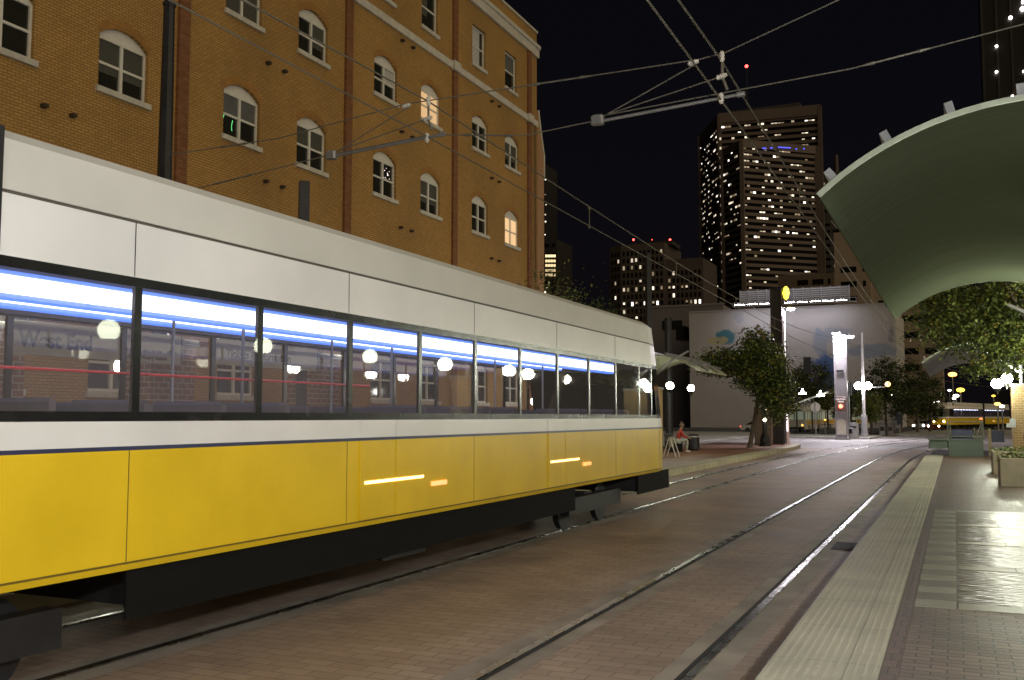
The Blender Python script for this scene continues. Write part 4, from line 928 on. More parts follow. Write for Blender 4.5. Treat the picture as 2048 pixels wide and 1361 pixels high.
for px, Y, rz, c, lb in ((1844, 152, -10, (.5, .5, .5), 'pale car with lit headlights, leftmost of three below the trees'), (1858, 158, -12, (.1, .1, .12), 'dark car with lit headlights, middle of three below the trees'), (1877, 142, -14, (.3, .05, .04), 'car with lit headlights right beside the distant train'),
                         (1703, 150, 180, (.55, .55, .58), 'pale car with red tail lights right of the steel tower'), (1520, 118, 95, (.4, .38, .33), 'pale car on the street beyond the platform tree')):
    v = atY(px, 860, Y); car(v.x, Y, R(rz), c, lb, name=str(px))
# ================================================================== PALE WALL BUILDING WITH MURAL AND BILLBOARD
MY = 172.
mtl = lambda px, py: atY(px, py, MY)
A, B, Cc = mtl(1378, 626), mtl(1545, 619), mtl(1790, 612)
def muralmat():
    m = bpy.data.materials.new('painted_wall'); m.use_nodes = True; n = m.node_tree.nodes; l = m.node_tree.links; p = n['Principled BSDF']; p.inputs['Roughness'].default_value = .8
    t = n.new('ShaderNodeTexCoord'); nz = n.new('ShaderNodeTexNoise'); nz.inputs['Scale'].default_value = .35; nz.inputs['Detail'].default_value = 7; l.new(t.outputs['Object'], nz.inputs['Vector'])
    base = n.new('ShaderNodeValToRGB'); base.color_ramp.elements[0].color = (.44, .42, .42, 1); base.color_ramp.elements[1].color = (.56, .53, .53, 1); l.new(nz.outputs['Fac'], base.inputs[0])
    cur = base.outputs[0]
    for (px, py, rx, rz_, col, amt, sharp) in ((1652, 748, 3.6, 4.6, (.07, .14, .38), .95, .5), (1690, 790, 3.6, 3.0, (.10, .17, .42), .9, .6), (1745, 702, 5.6, 1.6, (.27, .33, .45), .8, .5), (1640, 685, 1.5, 3.4, (.30, .35, .46), .7, .5), (1668, 670, 4.2, 1.8, (.30, .35, .46), .6, .5), (1632, 745, 1.6, 1.8, (.45, .30, .30), .5, .6), (1450, 675, 1.9, 1.5, (.06, .22, .30), .95, .3), (1435, 682, 2.4, .9, (.52, .44, .20), .8, .4), (1783, 672, 1.2, 3.0, (.16, .16, .19), .6, .85), (1478, 637, 1.2, 1.2, (.36, .37, .45), .6, .5)):
        vv = mtl(px, py); cx, cz = vv.x-B.x, vv.z; t_ = 0
        if True: pass
        mp = n.new('ShaderNodeMapping'); mp.vector_type = 'POINT'; mp.inputs['Scale'].default_value = (1/rx, 0, 1/rz_); mp.inputs['Location'].default_value = (-cx/rx, 0, -cz/rz_)
        l.new(t.outputs['Object'], mp.inputs[0]); ln = n.new('ShaderNodeVectorMath'); ln.operation = 'LENGTH'; l.new(mp.outputs[0], ln.inputs[0])
        n2 = n.new('ShaderNodeTexNoise'); n2.inputs['Scale'].default_value = .9; n2.inputs['Detail'].default_value = 8; n2.inputs['Roughness'].default_value = .65; l.new(t.outputs['Object'], n2.inputs['Vector'])
        ad = n.new('ShaderNodeMath'); ad.operation = 'MULTIPLY_ADD'; ad.inputs[1].default_value = 1.7*sharp+.4; l.new(n2.outputs['Fac'], ad.inputs[0]); l.new(ln.outputs['Value'], ad.inputs[2])
        mr = n.new('ShaderNodeMapRange'); mr.inputs['From Min'].default_value = 1.25; mr.inputs['From Max'].default_value = 1.45; mr.inputs['To Min'].default_value = amt; mr.inputs['To Max'].default_value = 0; l.new(ad.outputs[0], mr.inputs['Value'])
        mx = n.new('ShaderNodeMix'); mx.data_type = 'RGBA'; l.new(mr.outputs[0], mx.inputs['Factor']); l.new(cur, mx.inputs[6]); mx.inputs[7].default_value = (*col, 1); cur = mx.outputs[2]
    l.new(cur, p.inputs['Base Color']); return m
mb = thing('pale_building', (B.x, MY, 0), 'windowless pale building with faded blue mural and rooftop billboard', 'building')
q = MB(); H0, H1 = A.z, B.z
q.face([(A.x, MY, 0), (Cc.x, MY, 0), (Cc.x, MY, H1), (A.x, MY, H0)]); q.face([(Cc.x, MY, 0), (Cc.x, MY+30, 0), (Cc.x, MY+30, H1), (Cc.x, MY, H1)]); q.build('mural_wall', muralmat(), mb)
sidex = A.x-3.2
q = MB(); q.face([(A.x, MY, 0), (A.x, MY, H0), (sidex, MY+14, H0-.2), (sidex, MY+14, 0)]); q.face([(A.x, MY, H0), (Cc.x, MY, H1), (Cc.x, MY+30, H1), (sidex, MY+30, H0)]); q.build('wall', mat('pale_wall', (.40, .37, .38), .8, var=.08, scale=.3), mb)
q = MB(); w0, w1 = atY(1366, 672, MY+5), atY(1372, 655, MY+5); q.box(w0.x-.6, w1.x+.4, MY+2.2, MY+6, w0.z-1, w1.z); q.build('window', M_glassdark, mb)
q = MB(); q.box(A.x, Cc.x+.1, MY-.12, MY+.2, H1+.02, H1+.25); q.build('coping', mat('coping_grey', (.45, .43, .43), .7), mb)
bb = thing('billboard', (mtl(1480, 610).x, MY+2, H1), 'back of a wide rooftop billboard with lattice frame and catwalk', 'billboard')
a, b2, top, bot = mtl(1476, 577), mtl(1696, 571), mtl(1600, 573).z, mtl(1600, 606).z
q = MB(); q.box(a.x, b2.x, MY+2.2, MY+2.35, bot+.5, top); q.build('panel', mat('billboard_back', (.72, .72, .74), .7), bb)
q = MB()
for k in range(7): z = bot+.6+k*(top-bot-.7)/6; q.box(a.x, b2.x, MY+1.98, MY+2.06, z-.06, z+.06)
q.build('stringer', mat('billboard_steel', (.16, .15, .15), .6), bb)
for k in range(13): x = a.x+(b2.x-a.x)*k/12; q = MB(); q.box(x-.10, x+.10, MY+1.76, MY+1.96, bot-.2, top); q.build('upright', mat('billboard_post', (.48, .48, .50), .5), bb)
ca, cb_ = mtl(1464, 608), mtl(1712, 604); q = MB(); q.box(ca.x, cb_.x, MY+.6, MY+1.75, bot-.18, bot-.02); q.box(ca.x, cb_.x, MY+.55, MY+.6, bot+.55, bot+.62)
for k in range(12): x = ca.x+(cb_.x-ca.x)*k/11; q.box(x-.04, x+.04, MY+.55, MY+.59, bot-.02, bot+.6)
q.build('catwalk', mat('catwalk_white', (.62, .62, .66), .5), bb)
for k in range(9):
    x = ca.x+2+(cb_.x-ca.x-4)*k/8; q = MB(); q.box(x-.9, x+.9, MY-3.4, MY-3.1, bot-.25, bot-.1); q.tube([(x, MY-3.25, bot-.1), (x, MY+.6, bot+.0)], .04, 5); lf = q.build('floodlight', M_gal, bb)
    q = MB(); q.face([(x-.85, MY-3.38, bot-.256), (x+.85, MY-3.38, bot-.256), (x+.85, MY-3.12, bot-.256), (x-.85, MY-3.12, bot-.256)]); q.face([(x-.85, MY-3.36, bot-.094), (x+.85, MY-3.36, bot-.094), (x+.85, MY-3.14, bot-.094), (x-.85, MY-3.14, bot-.094)]); q.build('lens', glow('billboard_flood', (.92, .89, 1.0), 55.), lf)
dl, dr = atY(1298, 617, 190), atY(1446, 616, 190)
t = thing('grey_block', (dl.x, 190, 0), 'plain dim grey block between the office block and the pale wall', 'building')
q = MB(); q.box(dl.x, dr.x, 190, 215, 0, dl.z); q.build('wall', mat('dim_grey_wall', (.20, .18, .185), .8), t)
a, b2 = atY(1322, 650, 189), atY(1362, 640, 189); q = MB(); q.box(a.x, b2.x, 189.9, 190.1, a.z-1, b2.z); q.build('window', M_glassdark, t)
q = MB(); q.box(dl.x-.1, dr.x+.1, 189.85, 190.3, dl.z+.005, dl.z+.4); q.build('parapet', mat('dim_grey_coping', (.25, .23, .23), .8), t)
# ================================================================== TOWERS
def litmats(pal, s): return [glow('%s_%d' % (s, k), c, e, False) for k, (c, e) in enumerate(pal)]
PAL = litmats([((1, .86, .66), 1.5), ((1, .82, .6), .75), ((1, .78, .52), .38), ((1, .93, .84), 2.6), ((1, .7, .4), .18)], 'office_light')
def towers_face(P, Q, z0, z1, fh, q_band, q_glass, inset=.5, first=.42):
    P, Q = Vector((P[0], P[1], 0)), Vector((Q[0], Q[1], 0)); d = (Q-P); Ln = d.length; d.normalize(); nrm = Vector((d.y, -d.x, 0))
    n = int((z1-z0)/fh)
    for k in range(n):
        a = z0+k*fh; b2 = a+fh*.50
        o = [P+nrm*.12, Q+nrm*.12]; q_band.face([(o[0].x, o[0].y, a), (o[1].x, o[1].y, a), (o[1].x, o[1].y, b2), (o[0].x, o[0].y, b2)])
        q_band.face([(o[0].x, o[0].y, b2), (o[1].x, o[1].y, b2), (Q.x, Q.y, b2), (P.x, P.y, b2)]); q_band.face([(o[0].x, o[0].y, a), (o[1].x, o[1].y, a), (Q.x, Q.y, a), (P.x, P.y, a)])
    return P, d, nrm, Ln, n
M_trow = mat('tower_brown', (.15, .11, .092), .7, var=.1, scale=.05); M_tgl = mat('tower_glass', (.010, .009, .009), .6, var=0, spec=.02)
def many(items, name, mats, parent, most=90):
    items.sort(key=lambda p: -(Vector(p[1])-Vector(p[0])).length)
    for p in items[:most]: q = MB(); q.face(p); q.build(name, mats, parent)
    if len(items) > most:
        q = MB()
        for p in items[most:]: q.face(p)
        o = q.build(name+'s', mats, parent); o['kind'] = 'stuff'
class Lit:
    def __init__(s): s.items = []
    def add(s, pts, m): 
        a = (Vector(pts[1])-Vector(pts[0])).length*(Vector(pts[3])-Vector(pts[0])).length; s.items.append((a, pts, m))
    def build(s, parent, mats, most=96):
        s.items.sort(key=lambda i: -i[0])
        for a, pts, m in s.items[:most]: q = MB(); q.face(pts); q.build('lit_window', mats[m], parent)
        if len(s.items) > most:
            q = MB()
            for a, pts, m in s.items[most:]: q.cur = m; q.face(pts)
            o = q.build('lit_windows', mats, parent); o['kind'] = 'stuff'
def fill_lights(lit, face, z0, fh, rnd, dens, pane=1.5, zones=()):
    P, d, nrm, Ln, n = face
    for k in range(n):
        u = .8; dd = dens(k/n) if callable(dens) else dens
        while u < Ln-2:
            if rnd.random() < dd:
                w_ = pane*rnd.choice((1, 1, 1, 2, 2, 3, 4)); w_ = min(w_, Ln-1-u); a = P+d*u+nrm*.06; b2 = P+d*(u+w_)+nrm*.06; za = z0+k*fh+fh*.56; zb = za+fh*rnd.choice((.16, .22, .3))
                for j in range(max(1, int(w_/pane))):
                    aa = P+d*(u+j*pane+.12)+nrm*.06; bb_ = P+d*(u+(j+1)*pane-.12)+nrm*.06
                    if rnd.random() < .88: lit.add([(aa.x, aa.y, za), (bb_.x, bb_.y, za), (bb_.x, bb_.y, zb), (aa.x, aa.y, zb)], rnd.choices((0, 1, 2, 3, 4), (3, 4, 4, 1.6, 4))[0])
                u += w_
            u += pane*rnd.choice((1, 1, 2, 3))
def beacon(p, r, m, label, mast=None):
    t = thing('beacon_light', tuple(p), label, 'beacon'); q = MB(); q.ball(tuple(p), r, 10, 6); q.build('lamp', m, t)
    q = MB(); q.tube([(p[0], p[1], mast if mast else p[2]-r*3), (p[0], p[1], p[2]-r*.8)], r*.25, 6); q.build('mast', M_steel, t)
rnd = random.Random(11)
TW = thing('office_tower', (-78, 470, 0), 'tallest dark office tower with scattered lit windows and a lower front wing', 'tower')
bandq, lit = MB(), Lit()
H1_ = atY(1440, 230, 450).z; pA, pB, pC = (-113.5, 482), (atY(1440, 300, 450).x, 450), (atY(1641, 300, 456).x, 456)
pD = (pC[0]-5, 505)
q = MB(); q.prism([pA, pB, pC, pD, (-100, 520)], 0, H1_-.5); q.build('main_block', M_tgl, TW)
H2_ = atY(1485, 281, 430).z; fA, fB, fC = (atY(1446, 400, 443.6).x, 443.6), (atY(1485, 400, 430).x, 430), (atY(1640, 400, 461).x-.3, 455.5)
q = MB(); q.prism([fA, fB, fC, (fC[0]-3, 462), (fA[0], 455)], 0, H2_-.5); q.build('front_block', M_tgl, TW)
FH = 2.85
faces = [(pA, pB, H1_-1), (pB, pC, H1_-1), (fA, fB, H2_-1), (fB, fC, H2_-1)]
for i, (P, Q, ht) in enumerate(faces):
    z0 = ht-FH*int((ht-8)/FH)-1.4; fc = towers_face(P, Q, z0, ht+FH*.3, FH, bandq, None)
    if i == 1:                                                   # only what shows above the front wing
        sub = (fc[0], fc[1], fc[2], fc[3], fc[4]); n = fc[4]
        fill_lights(lit, (fc[0], fc[1], fc[2], fc[3], 5), z0+FH*(n-6), FH, rnd, lambda f: .34)
        fill_lights(lit, (fc[0]+fc[1]*(fc[3]-5.5), fc[1], fc[2], 5.4, n-9), z0, FH, rnd, .18)
    else: fill_lights(lit, fc, z0, FH, rnd, (lambda f: .42 if f > .55 else (.13 if f > .42 else (.36 if .07 < f < .36 else .10))) if i != 2 else (lambda f: .30 if f > .5 else .10))
bandq.build('spandrel', M_trow, TW)
q = MB()
for (P, ht) in ((pA, H1_), (pB, H1_), (pC, H1_), (fB, H2_), (fC, H2_), (fA, H2_)): q.box(P[0]-.9, P[0]+.9, P[1]-.9, P[1]+.9, 0, ht)
q.prism([(pA[0]-.5, pA[1]), (pB[0]-.3, pB[1]-.6), (pC[0]+.5, pC[1]-.6), pD, (-100, 520)], H1_-4.2, H1_+.6); q.prism([(fA[0]-.3, fA[1]), (fB[0], fB[1]-.7), (fC[0]+.3, fC[1]-.4), (fC[0]-3, 462), (fA[0], 456)], H2_-3.2, H2_+.4)
q.build('corner_pier', M_trow, TW)
q = MB(); a = atY(1462, 222, 470); b2 = atY(1600, 222, 470); q.box(a.x, b2.x, 470, 490, H1_, a.z-.2); q.build('penthouse', mat('penthouse', (.07, .055, .05), .7), TW)
# small vertical lamps down the notch between the blocks
for k in range(16):
    zz = atY(1447, 280+k*19, 449).z; x = pB[0]+.6; lit.add([(x-.5, 448.8, zz), (x+.3, 448.8, zz), (x+.3, 448.8, zz+1.2), (x-.5, 448.8, zz+1.2)], rnd.choice((0, 1, 3, 1)))
# blue roof glow strip
q = MB(); P, Q = Vector((*fB, 0)), Vector((*fC, 0)); d = (Q-P).normalized(); nr = Vector((d.y, -d.x, 0))
for u0, u1, dz in ((10, 12, .1), (14, 15.2, .6), (18, 24.5, 1.3), (27, 27.8, 1.1), (31, 31.8, 1.6)):
    a, b2 = P+d*u0+nr*.9, P+d*u1+nr*.9; q.face([(a.x, a.y, H2_-3.4+dz), (b2.x, b2.y, H2_-3.2+dz), (b2.x, b2.y, H2_-2.7+dz), (a.x, a.y, H2_-2.9+dz)])
q.build('blue_sign_light', glow('blue_light', (.02, .05, 1.), 1.6, False), TW)
lit.build(TW, PAL)
beacon(atY(1577, 225, 472), .75, M_redbeacon, 'red beacon on the right of the tallest tower roof', H1_)
beacon(atY(1493, 133, 472), .80, M_redbeacon, 'high red beacon above the tallest tower', H1_)
# office block left of it
def grid_block(t, P, Q, z0, z1, fh, pitch, ww, wh, lit, dens, gq, rnd, rows_lit=()):
    P, Q = Vector((*P, 0)), Vector((*Q, 0)); d = Q-P; Ln = d.length; d.normalize(); nrm = Vector((d.y, -d.x, 0)); n = int((z1-z0)/fh)
    for k in range(n):
        u = (Ln % pitch)/2+pitch/2
        while u < Ln-.3:
            a, b2 = P+d*(u-ww/2)+nrm*.05, P+d*(u+ww/2)+nrm*.05; za = z0+k*fh+fh*.2; zb = za+wh
            gq.face([(a.x, a.y, za), (b2.x, b2.y, za), (b2.x, b2.y, zb), (a.x, a.y, zb)])
            dd = .62 if k in rows_lit else dens
            if rnd.random() < dd:
                a, b2 = a+nrm*.05+d*.08, b2+nrm*.05-d*.08; h_ = rnd.choice((1, .9, .6)); lit.add([(a.x, a.y, zb-(wh-.2)*h_), (b2.x, b2.y, zb-(wh-.2)*h_), (b2.x, b2.y, zb-.1), (a.x, a.y, zb-.1)], rnd.choices((0, 1, 2, 3, 4), (3, 4, 3, 1.4, 3))[0])
            u += pitch
OB = thing('office_block', (-100, 350, 0), 'mid height gridded office block with red roof lights left of the tall tower', 'tower')
X0, X1, X2, X3 = atY(1217, 500, 356).x, atY(1242, 500, 350).x, atY(1328, 500, 350).x, atY(1406, 520, 352).x
zT, zT2 = atY(1285, 488, 350).z, atY(1365, 517, 351).z
q = MB(); q.prism([(X0, 357), (X0+1.6, 352.6), (X1, 350), (X2, 350), (X2, 375), (X0, 375)], 0, zT); q.prism([(X2+.01, 352), (X3, 352), (X3, 375), (X2+.01, 375)], 0, zT2); q.build('wall', mat('block_brown', (.085, .063, .055), .75, var=.1, scale=.05), OB)
gq, lit = MB(), Lit()
for P, Q, zt, rows in (((X0+1.6, 352.6), (X1, 350), zT, (8, 10)), ((X1, 350), (X2, 350), zT, (10, 16, 14)), ((X2, 352), (X3, 352), zT2, (14, 16, 3))):
    grid_block(OB, P, Q, 4., zt-1.6, 2.75, 1.62, .92, 1.75, lit, .16, gq, rnd, rows)
many([[gq.v[i] for i in f] for f in gq.f], 'window', M_tgl, OB); lit.build(OB, PAL)
q = MB(); q.box(X1+2.2, X2+1.5, 356, 368, zT, zT+1.6); q.build('penthouse', mat('penthouse_dark', (.03, .024, .022), .7), OB)
for px, lb in ((1267, 'left'), (1304, 'middle'), (1340, 'right')): v = atY(px, 480, 357); beacon(v, .42 if px != 1304 else .16, M_redbeacon, 'small red roof light, %s of three on the office block' % lb)
# tan block right of the tall tower and one behind
def slab(x0, x1, y, z1, label, colr, fh, dens, litc=1., depth=20, zl=None, name='tan_block'):
    t = thing(name, ((x0+x1)/2, y, 0), label, 'building'); q = MB(); q.box(x0, x1, y, y+depth, 0, z1); q.build('wall', mat(label[:14].replace(' ', '_'), colr, .75, var=.1, scale=.1), t)
    gq, lit = MB(), Lit(); n = int((z1-3)/fh)
    for k in range(n):
        za = z1-fh*(k+1)+fh*.2; u = x0+1.2
        while u < x1-1.5:
            w_ = min(3.2, x1-1-u)
            if rnd.random() < .8: gq.face([(u, y-.06, za), (u+w_, y-.06, za), (u+w_, y-.06, za+fh*.38), (u, y-.06, za+fh*.38)])
            if rnd.random() < dens or (zl and k in zl and rnd.random() < .8): lit.add([(u+.3, y-.12, za+.1), (u+1.3, y-.12, za+.1), (u+1.3, y-.12, za+fh*.36), (u+.3, y-.12, za+fh*.36)], rnd.choice((1, 2, 4, 2)))
            u += 4.4
    many([[gq.v[i] for i in f] for f in gq.f], 'window', M_tgl, t)
    if lit.items: lit.build(t, PAL, 30)
    return t
slab(atY(1668, 500, 215).x, atY(1742, 560, 215).x, 215, atY(1680, 465, 215).z, 'tan apartment block with dark window bands behind the canopy edge', (.32, .245, .19), 3.1, .07)
slab(atY(1743, 560, 218).x, atY(1880, 560, 218).x, 218, atY(1760, 556, 218).z, 'lower tan block behind the end of the pale mural wall', (.36, .28, .21), 3.4, .04, name='tan_building')
slab(atY(1556, 560, 300).x, atY(1668, 560, 300).x, 300, atY(1620, 548, 300).z, 'low dim brown building at the foot of the tall tower', (.15, .105, .075), 4.2, .05, name='brown_building')
slab(atY(1641, 400, 520).x, atY(1760, 400, 520).x, 520, atY(1660, 345, 520).z, 'dark tower half hidden behind the canopy with lit top floors', (.075, .062, .06), 3.6, .06, zl=(1, 2, 4), name='dark_tower')
v = atY(1672, 312, 530); q = MB(); q.lathe([(1.2, atY(1672, 345, 530).z), (1.0, v.z), (.6, v.z+.5)], (v.x, 530, 0), 8); tag(q.build('roof_stack', mat('stack_brown', (.09, .06, .055), .7), origin=(v.x, 530, 0)), 'thin dark stack on the roof of the half hidden tower', 'chimney')
slab(atY(1088, 500, 420).x-6, atY(1114, 500, 420).x, 420, atY(1100, 480, 420).z, 'distant tower with five lit floors right of the brick building', (.03, .025, .022), 4.4, 0., zl=(), name='distant_tower')
dtw = [o for o in COL.objects if o.name.startswith('distant_tower')][0]; q = MB()
for k, (py, e) in enumerate(((512, 3), (522, 0), (531, 0), (541, 1), (550, 1))):
    for j in range(7):
        a, b2 = atY(1091+j*2.9, py+3, 419.8), atY(1091+j*2.9+2.5, py-2.2, 419.8); q = MB(); q.face([(a.x, 419.8, a.z), (b2.x, 419.8, a.z), (b2.x, 419.8, b2.z), (a.x, 419.8, b2.z)]); q.build('lit_window', glow('gold_window_%d' % (e+j % 2), (1, .75, .38), (1.6, .8, .5, 2.4, 1.2)[e+j % 2], False), dtw)
for k, (py, s) in enumerate(((585, 4), (577, 3), (566, 3), (470, 2), (444, 3), (597, 3), (390, 2), (360, 2), (410, 2), (430, 3))):
    v = atY(1090+(k*37 % 11)*(1 if py > 560 else .2), py, 419.7); q = MB(); q.face([(v.x-s*.12, 419.7, v.z-s*.1), (v.x+s*.12, 419.7, v.z-s*.1), (v.x+s*.12, 419.7, v.z+s*.14), (v.x-s*.12, 419.7, v.z+s*.14)]); q.build('lit_window', PAL[k % 4], dtw)
q = MB(); a, b2 = atY(1078, 330, 425), atY(1091, 330, 425); q.box(a.x-9, b2.x, 425, 440, 0, atY(1085, 330, 425).z); q.build('upper_block', mat('upper_dark', (.022, .018, .017), .6), dtw)
# dark tower at the top right corner
gx0 = atY(1966, 100, 330).x; gt = thing('glass_tower', (gx0+12, 330, 0), 'nearly black glass tower at the top right corner with point lights', 'tower')
q = MB(); q.box(gx0, gx0+40, 330, 360, 0, 190); q.build('wall', mat('night_glass', (.012, .011, .010), .35, var=.2, scale=.05), gt)
q = MB(); 
for k in range(10): q.box(gx0+k*4-.35, gx0+k*4+.35, 329.6, 330.1, 0, 190)
q.build('mullion', mat('night_mullion', (.03, .024, .02), .6), gt)
for px, py, s in ((2021, 36, .55), (1993, 93, .42), (1993, 144, .42), (2025, 193, .42), (2045, 18, .7), (2047, 4, .6), (2047, 143, .3)):
    v = atY(px, py, 329.2); q = MB(); q.ball(tuple(v), s, 10, 6); q.tube([(v.x, 329.6, v.z), (v.x, 329.2, v.z)], .1, 6); q.build('point_light', M_wpoint, gt)
# ================================================================== RIGHT PLATFORM FURNITURE
gY = 47.0; G = mat('ramp_green', (.055, .075, .055), .5, var=.12, scale=2); GX0, GX1 = -.31, 1.08
t = thing('boarding_ramp', (.4, gY, .2), 'dark green raised boarding block with railing at the platform end', 'ramp')
q = MB(); q.bbox(GX0, GX1, gY, gY+2.2, .2, .885, .02); q.build('block', G, t)
q = MB(); q.bbox(-1.1, GX0-.004, gY+.05, gY+2.1, .54, .86, .03); q.build('ledge', G, t)
q = MB(); q.box(-1.13, GX1+.02, gY-.03, gY+2.2, .888, .93); q.build('top_edge', mat('edge_green', (.10, .13, .09), .5), t)
q = MB()
for x in (GX0, GX1): q.tube([(x, gY+.1, .9), (x, gY+.1, 1.70)], .035, 8)
for z in (1.70, 1.05): q.tube([(GX0, gY+.1, z), (GX1, gY+.1, z)], .03, 8)
q.tube([(GX1-.05, gY+.1, 1.62), (GX1-.32, gY+.1, .98)], .03, 8); q.tube([(GX0+.10, gY+.14, .98), (GX0+.10, gY+.14, 1.6)], .025, 8); q.tube([(GX1-.34, gY+.14, .95), (GX1-.34, gY+.14, 1.45)], .04, 8); q.tube([(GX1, gY+.1, 1.7), (GX1, gY+2.0, 1.7), (GX1, gY+2.0, .9)], .03, 8); q.build('railing', mat('rail_green', (.12, .13, .10), .4, .3), t)
q = MB(); q.bbox(GX0+.16, GX1-.40, gY+.16, gY+.22, .93, 1.36, .01); q.build('panel', mat('navy_panel', (.012, .016, .05), .5), t)
a, b2 = atY(1983, 885, 51), atY(2008, 862, 51)
t = thing('navy_screen', (a.x, 51, 0), 'navy blue screen panel on posts left of the right brick pier', 'screen')
q = MB(); q.bbox(a.x, b2.x, 51, 51.05, a.z, b2.z, .01); q.build('panel', MATS['navy_panel'], t)
q = MB(); q.bbox(a.x-.13, a.x-.005, 50.9, 51.03, 0.0, b2.z+.1, .01); q.build('post', mat('timber_tan', (.30, .25, .13), .7), t)
def planter(x, y, w, d, h, label):
    t = thing('planter', (x+w/2, y, .2), label, 'planter', 'concrete planters'); q = MB(); th = .09
    q.bbox(x, x+w, y, y+th, .2, h, .015); q.bbox(x, x+w, y+d-th, y+d, .2, h, .015); q.bbox(x, x+th, y+th, y+d-th, .2, h-.003, .015); q.bbox(x+w-th, x+w, y+th, y+d-th, .2, h-.003, .015); q.build('box', mat('planter_concrete', (.33, .29, .21), .8, var=.14, scale=3, bump=.25), t)
    q = MB(); q.face([(x+.05, y+.05, h-.1), (x+w-.05, y+.05, h-.1), (x+w-.05, y+d-.05, h-.1), (x+.05, y+d-.05, h-.1)]); q.build('soil', mat('soil', (.03, .022, .015), .9), t)
    crown([(x+w*(.2+.3*k), y+d*.5, h+.0, w*.2, d*.35, .10) for k in range(3)], 1100, .09, int(y), LM, (6, 1, 2), 10, .08, t, 'plants')
planter(.98, 27.3, 1.7, 1.5, .90, 'nearest pale concrete planter at the right edge')
planter(1.0, 33.1, 1.9, 1.7, .88, 'second concrete planter, behind the nearest one')
# drain and litter
q = MB(); q.box(-1.72, -1.34, 15.0, 15.9, .0045, .010)
for k in range(9): q.box(-1.70, -1.36, 15.06+k*.092, 15.10+k*.092, .010, .016)
tag(q.build('drain_grate', mat('drain_iron', (.035, .032, .028), .6, .4), origin=(-1.5, 15.4, 0)), 'dark iron drain grate beside the near rail', 'drain')
q = MB(); v = atZ(1861, 903, .22); rnd2 = random.Random(3)
P_ = [[(v.x-.25+.12*i, v.y+.12*j, .225+rnd2.uniform(0, .09)) for i in range(5)] for j in range(4)]
for j in range(3):
    for i in range(4): q.face([P_[j][i], P_[j][i+1], P_[j+1][i+1], P_[j+1][i]])
tag(q.build('paper_scrap', mat('paper', (.7, .7, .68), .7), origin=tuple(v)), 'crumpled white paper at the end of the tactile strip', 'litter')
# benches, bin, sign stand on the far platform
M_bench = mat('bench_dark', (.05, .045, .04), .5)
def bench(x, y, label):
    t = thing('platform_bench', (x, y, .2), label, 'bench', 'dark benches on the far platform')
    q = MB()
    for k in range(4): q.bbox(x-.22+k*.115, x-.22+k*.115+.095, y-.8, y+.8, .62, .66, .008)
    q.build('seat', M_bench, t); q = MB()
    for k in range(3): q.bbox(x-.30-.015*k, x-.26-.015*k, y-.8, y+.8, .74+k*.13, .84+k*.13, .008)
    q.build('backrest', M_bench, t)
    for s in (-.65, .65): q = MB(); q.bbox(x-.2, x+.2, y+s-.03, y+s+.03, .2, .62, .01); q.box(x-.34, x-.28, y+s-.03, y+s+.03, .2, 1.12); q.build('leg', M_steel, t)
bench(-12.5, 46.9, 'dark bench carrying the person in the red jacket'); bench(-12.2, 37.5, 'dark empty bench left of the tan brick pier by the train')
x, y = -12.2, 49.4
t = thing('litter_bin', (x, y, .2), 'dark round litter bin right of the seated person', 'bin'); q = MB(); q.lathe([(.26, .2), (.30, .3), (.31, .95), (.27, 1.0), (.18, 1.03)], (x, y, 0), 16); q.build('body', M_steel, t); q = MB(); q.lathe([(.32, .86), (.33, .9), (.32, .94)], (x, y, 0), 16); q.build('band', M_gal, t)
x, y = -11.2, 41.4
t = thing('sign_stand', (x, y, .2), 'white legged folding sign stand before the tan pier', 'sign stand'); q = MB()
for s in (-1, 1):
    for k in (-.3, .3): q.tube([(x+s*.28, y+k, .2), (x+s*.03, y+k, 1.0)], .022, 6)
q.build('legs', M_white, t); q = MB(); q.bbox(x-.03, x+.03, y-.32, y+.32, .62, 1.05, .01); q.build('board', mat('stand_board', (.30, .28, .22), .6), t)
# ================================================================== PEOPLE
def skin(name, pts, edges, m, parent, root, sub=1):
    names = list(pts); idx = {k: i for i, k in enumerate(names)}; o0 = wpos(parent)
    me = bpy.data.meshes.new(name); me.from_pydata([tuple(Vector(pts[k][0])-o0) for k in names], [(idx[a], idx[b]) for a, b in edges], [])
    o = bpy.data.objects.new(name, me); COL.objects.link(o); o.parent = parent
    md = o.modifiers.new('s', 'SKIN'); md.use_smooth_shade = True
    sv = me.skin_vertices[0].data
    for k in names:
        r = pts[k][1]; sv[idx[k]].radius = r if isinstance(r, tuple) else (r, r)
    sv[idx[root]].use_root = True
    o.modifiers.new('u', 'SUBSURF').levels = sub; o.modifiers['u'].render_levels = sub
    bpy.context.view_layer.update(); me2 = bpy.data.meshes.new_from_object(o.evaluated_get(bpy.context.evaluated_depsgraph_get()))
    o.modifiers.clear(); o.data = me2; me2.materials.clear(); me2.materials.append(m); me2.polygons.foreach_set('use_smooth', [True]*len(me2.polygons)); return o
M_skin = mat('skin', (.42, .25, .18), .55, var=.05); M_hair = mat('grey_hair', (.18, .15, .11), .8); M_redj = mat('red_jacket', (.46, .05, .03), .7, var=.15); M_pant = mat('pale_trousers', (.45, .47, .42), .8, var=.15); M_shoe = mat('white_shoes', (.6, .6, .56), .6); M_navy = mat('navy_coat', (.015, .02, .05), .75, var=.2)
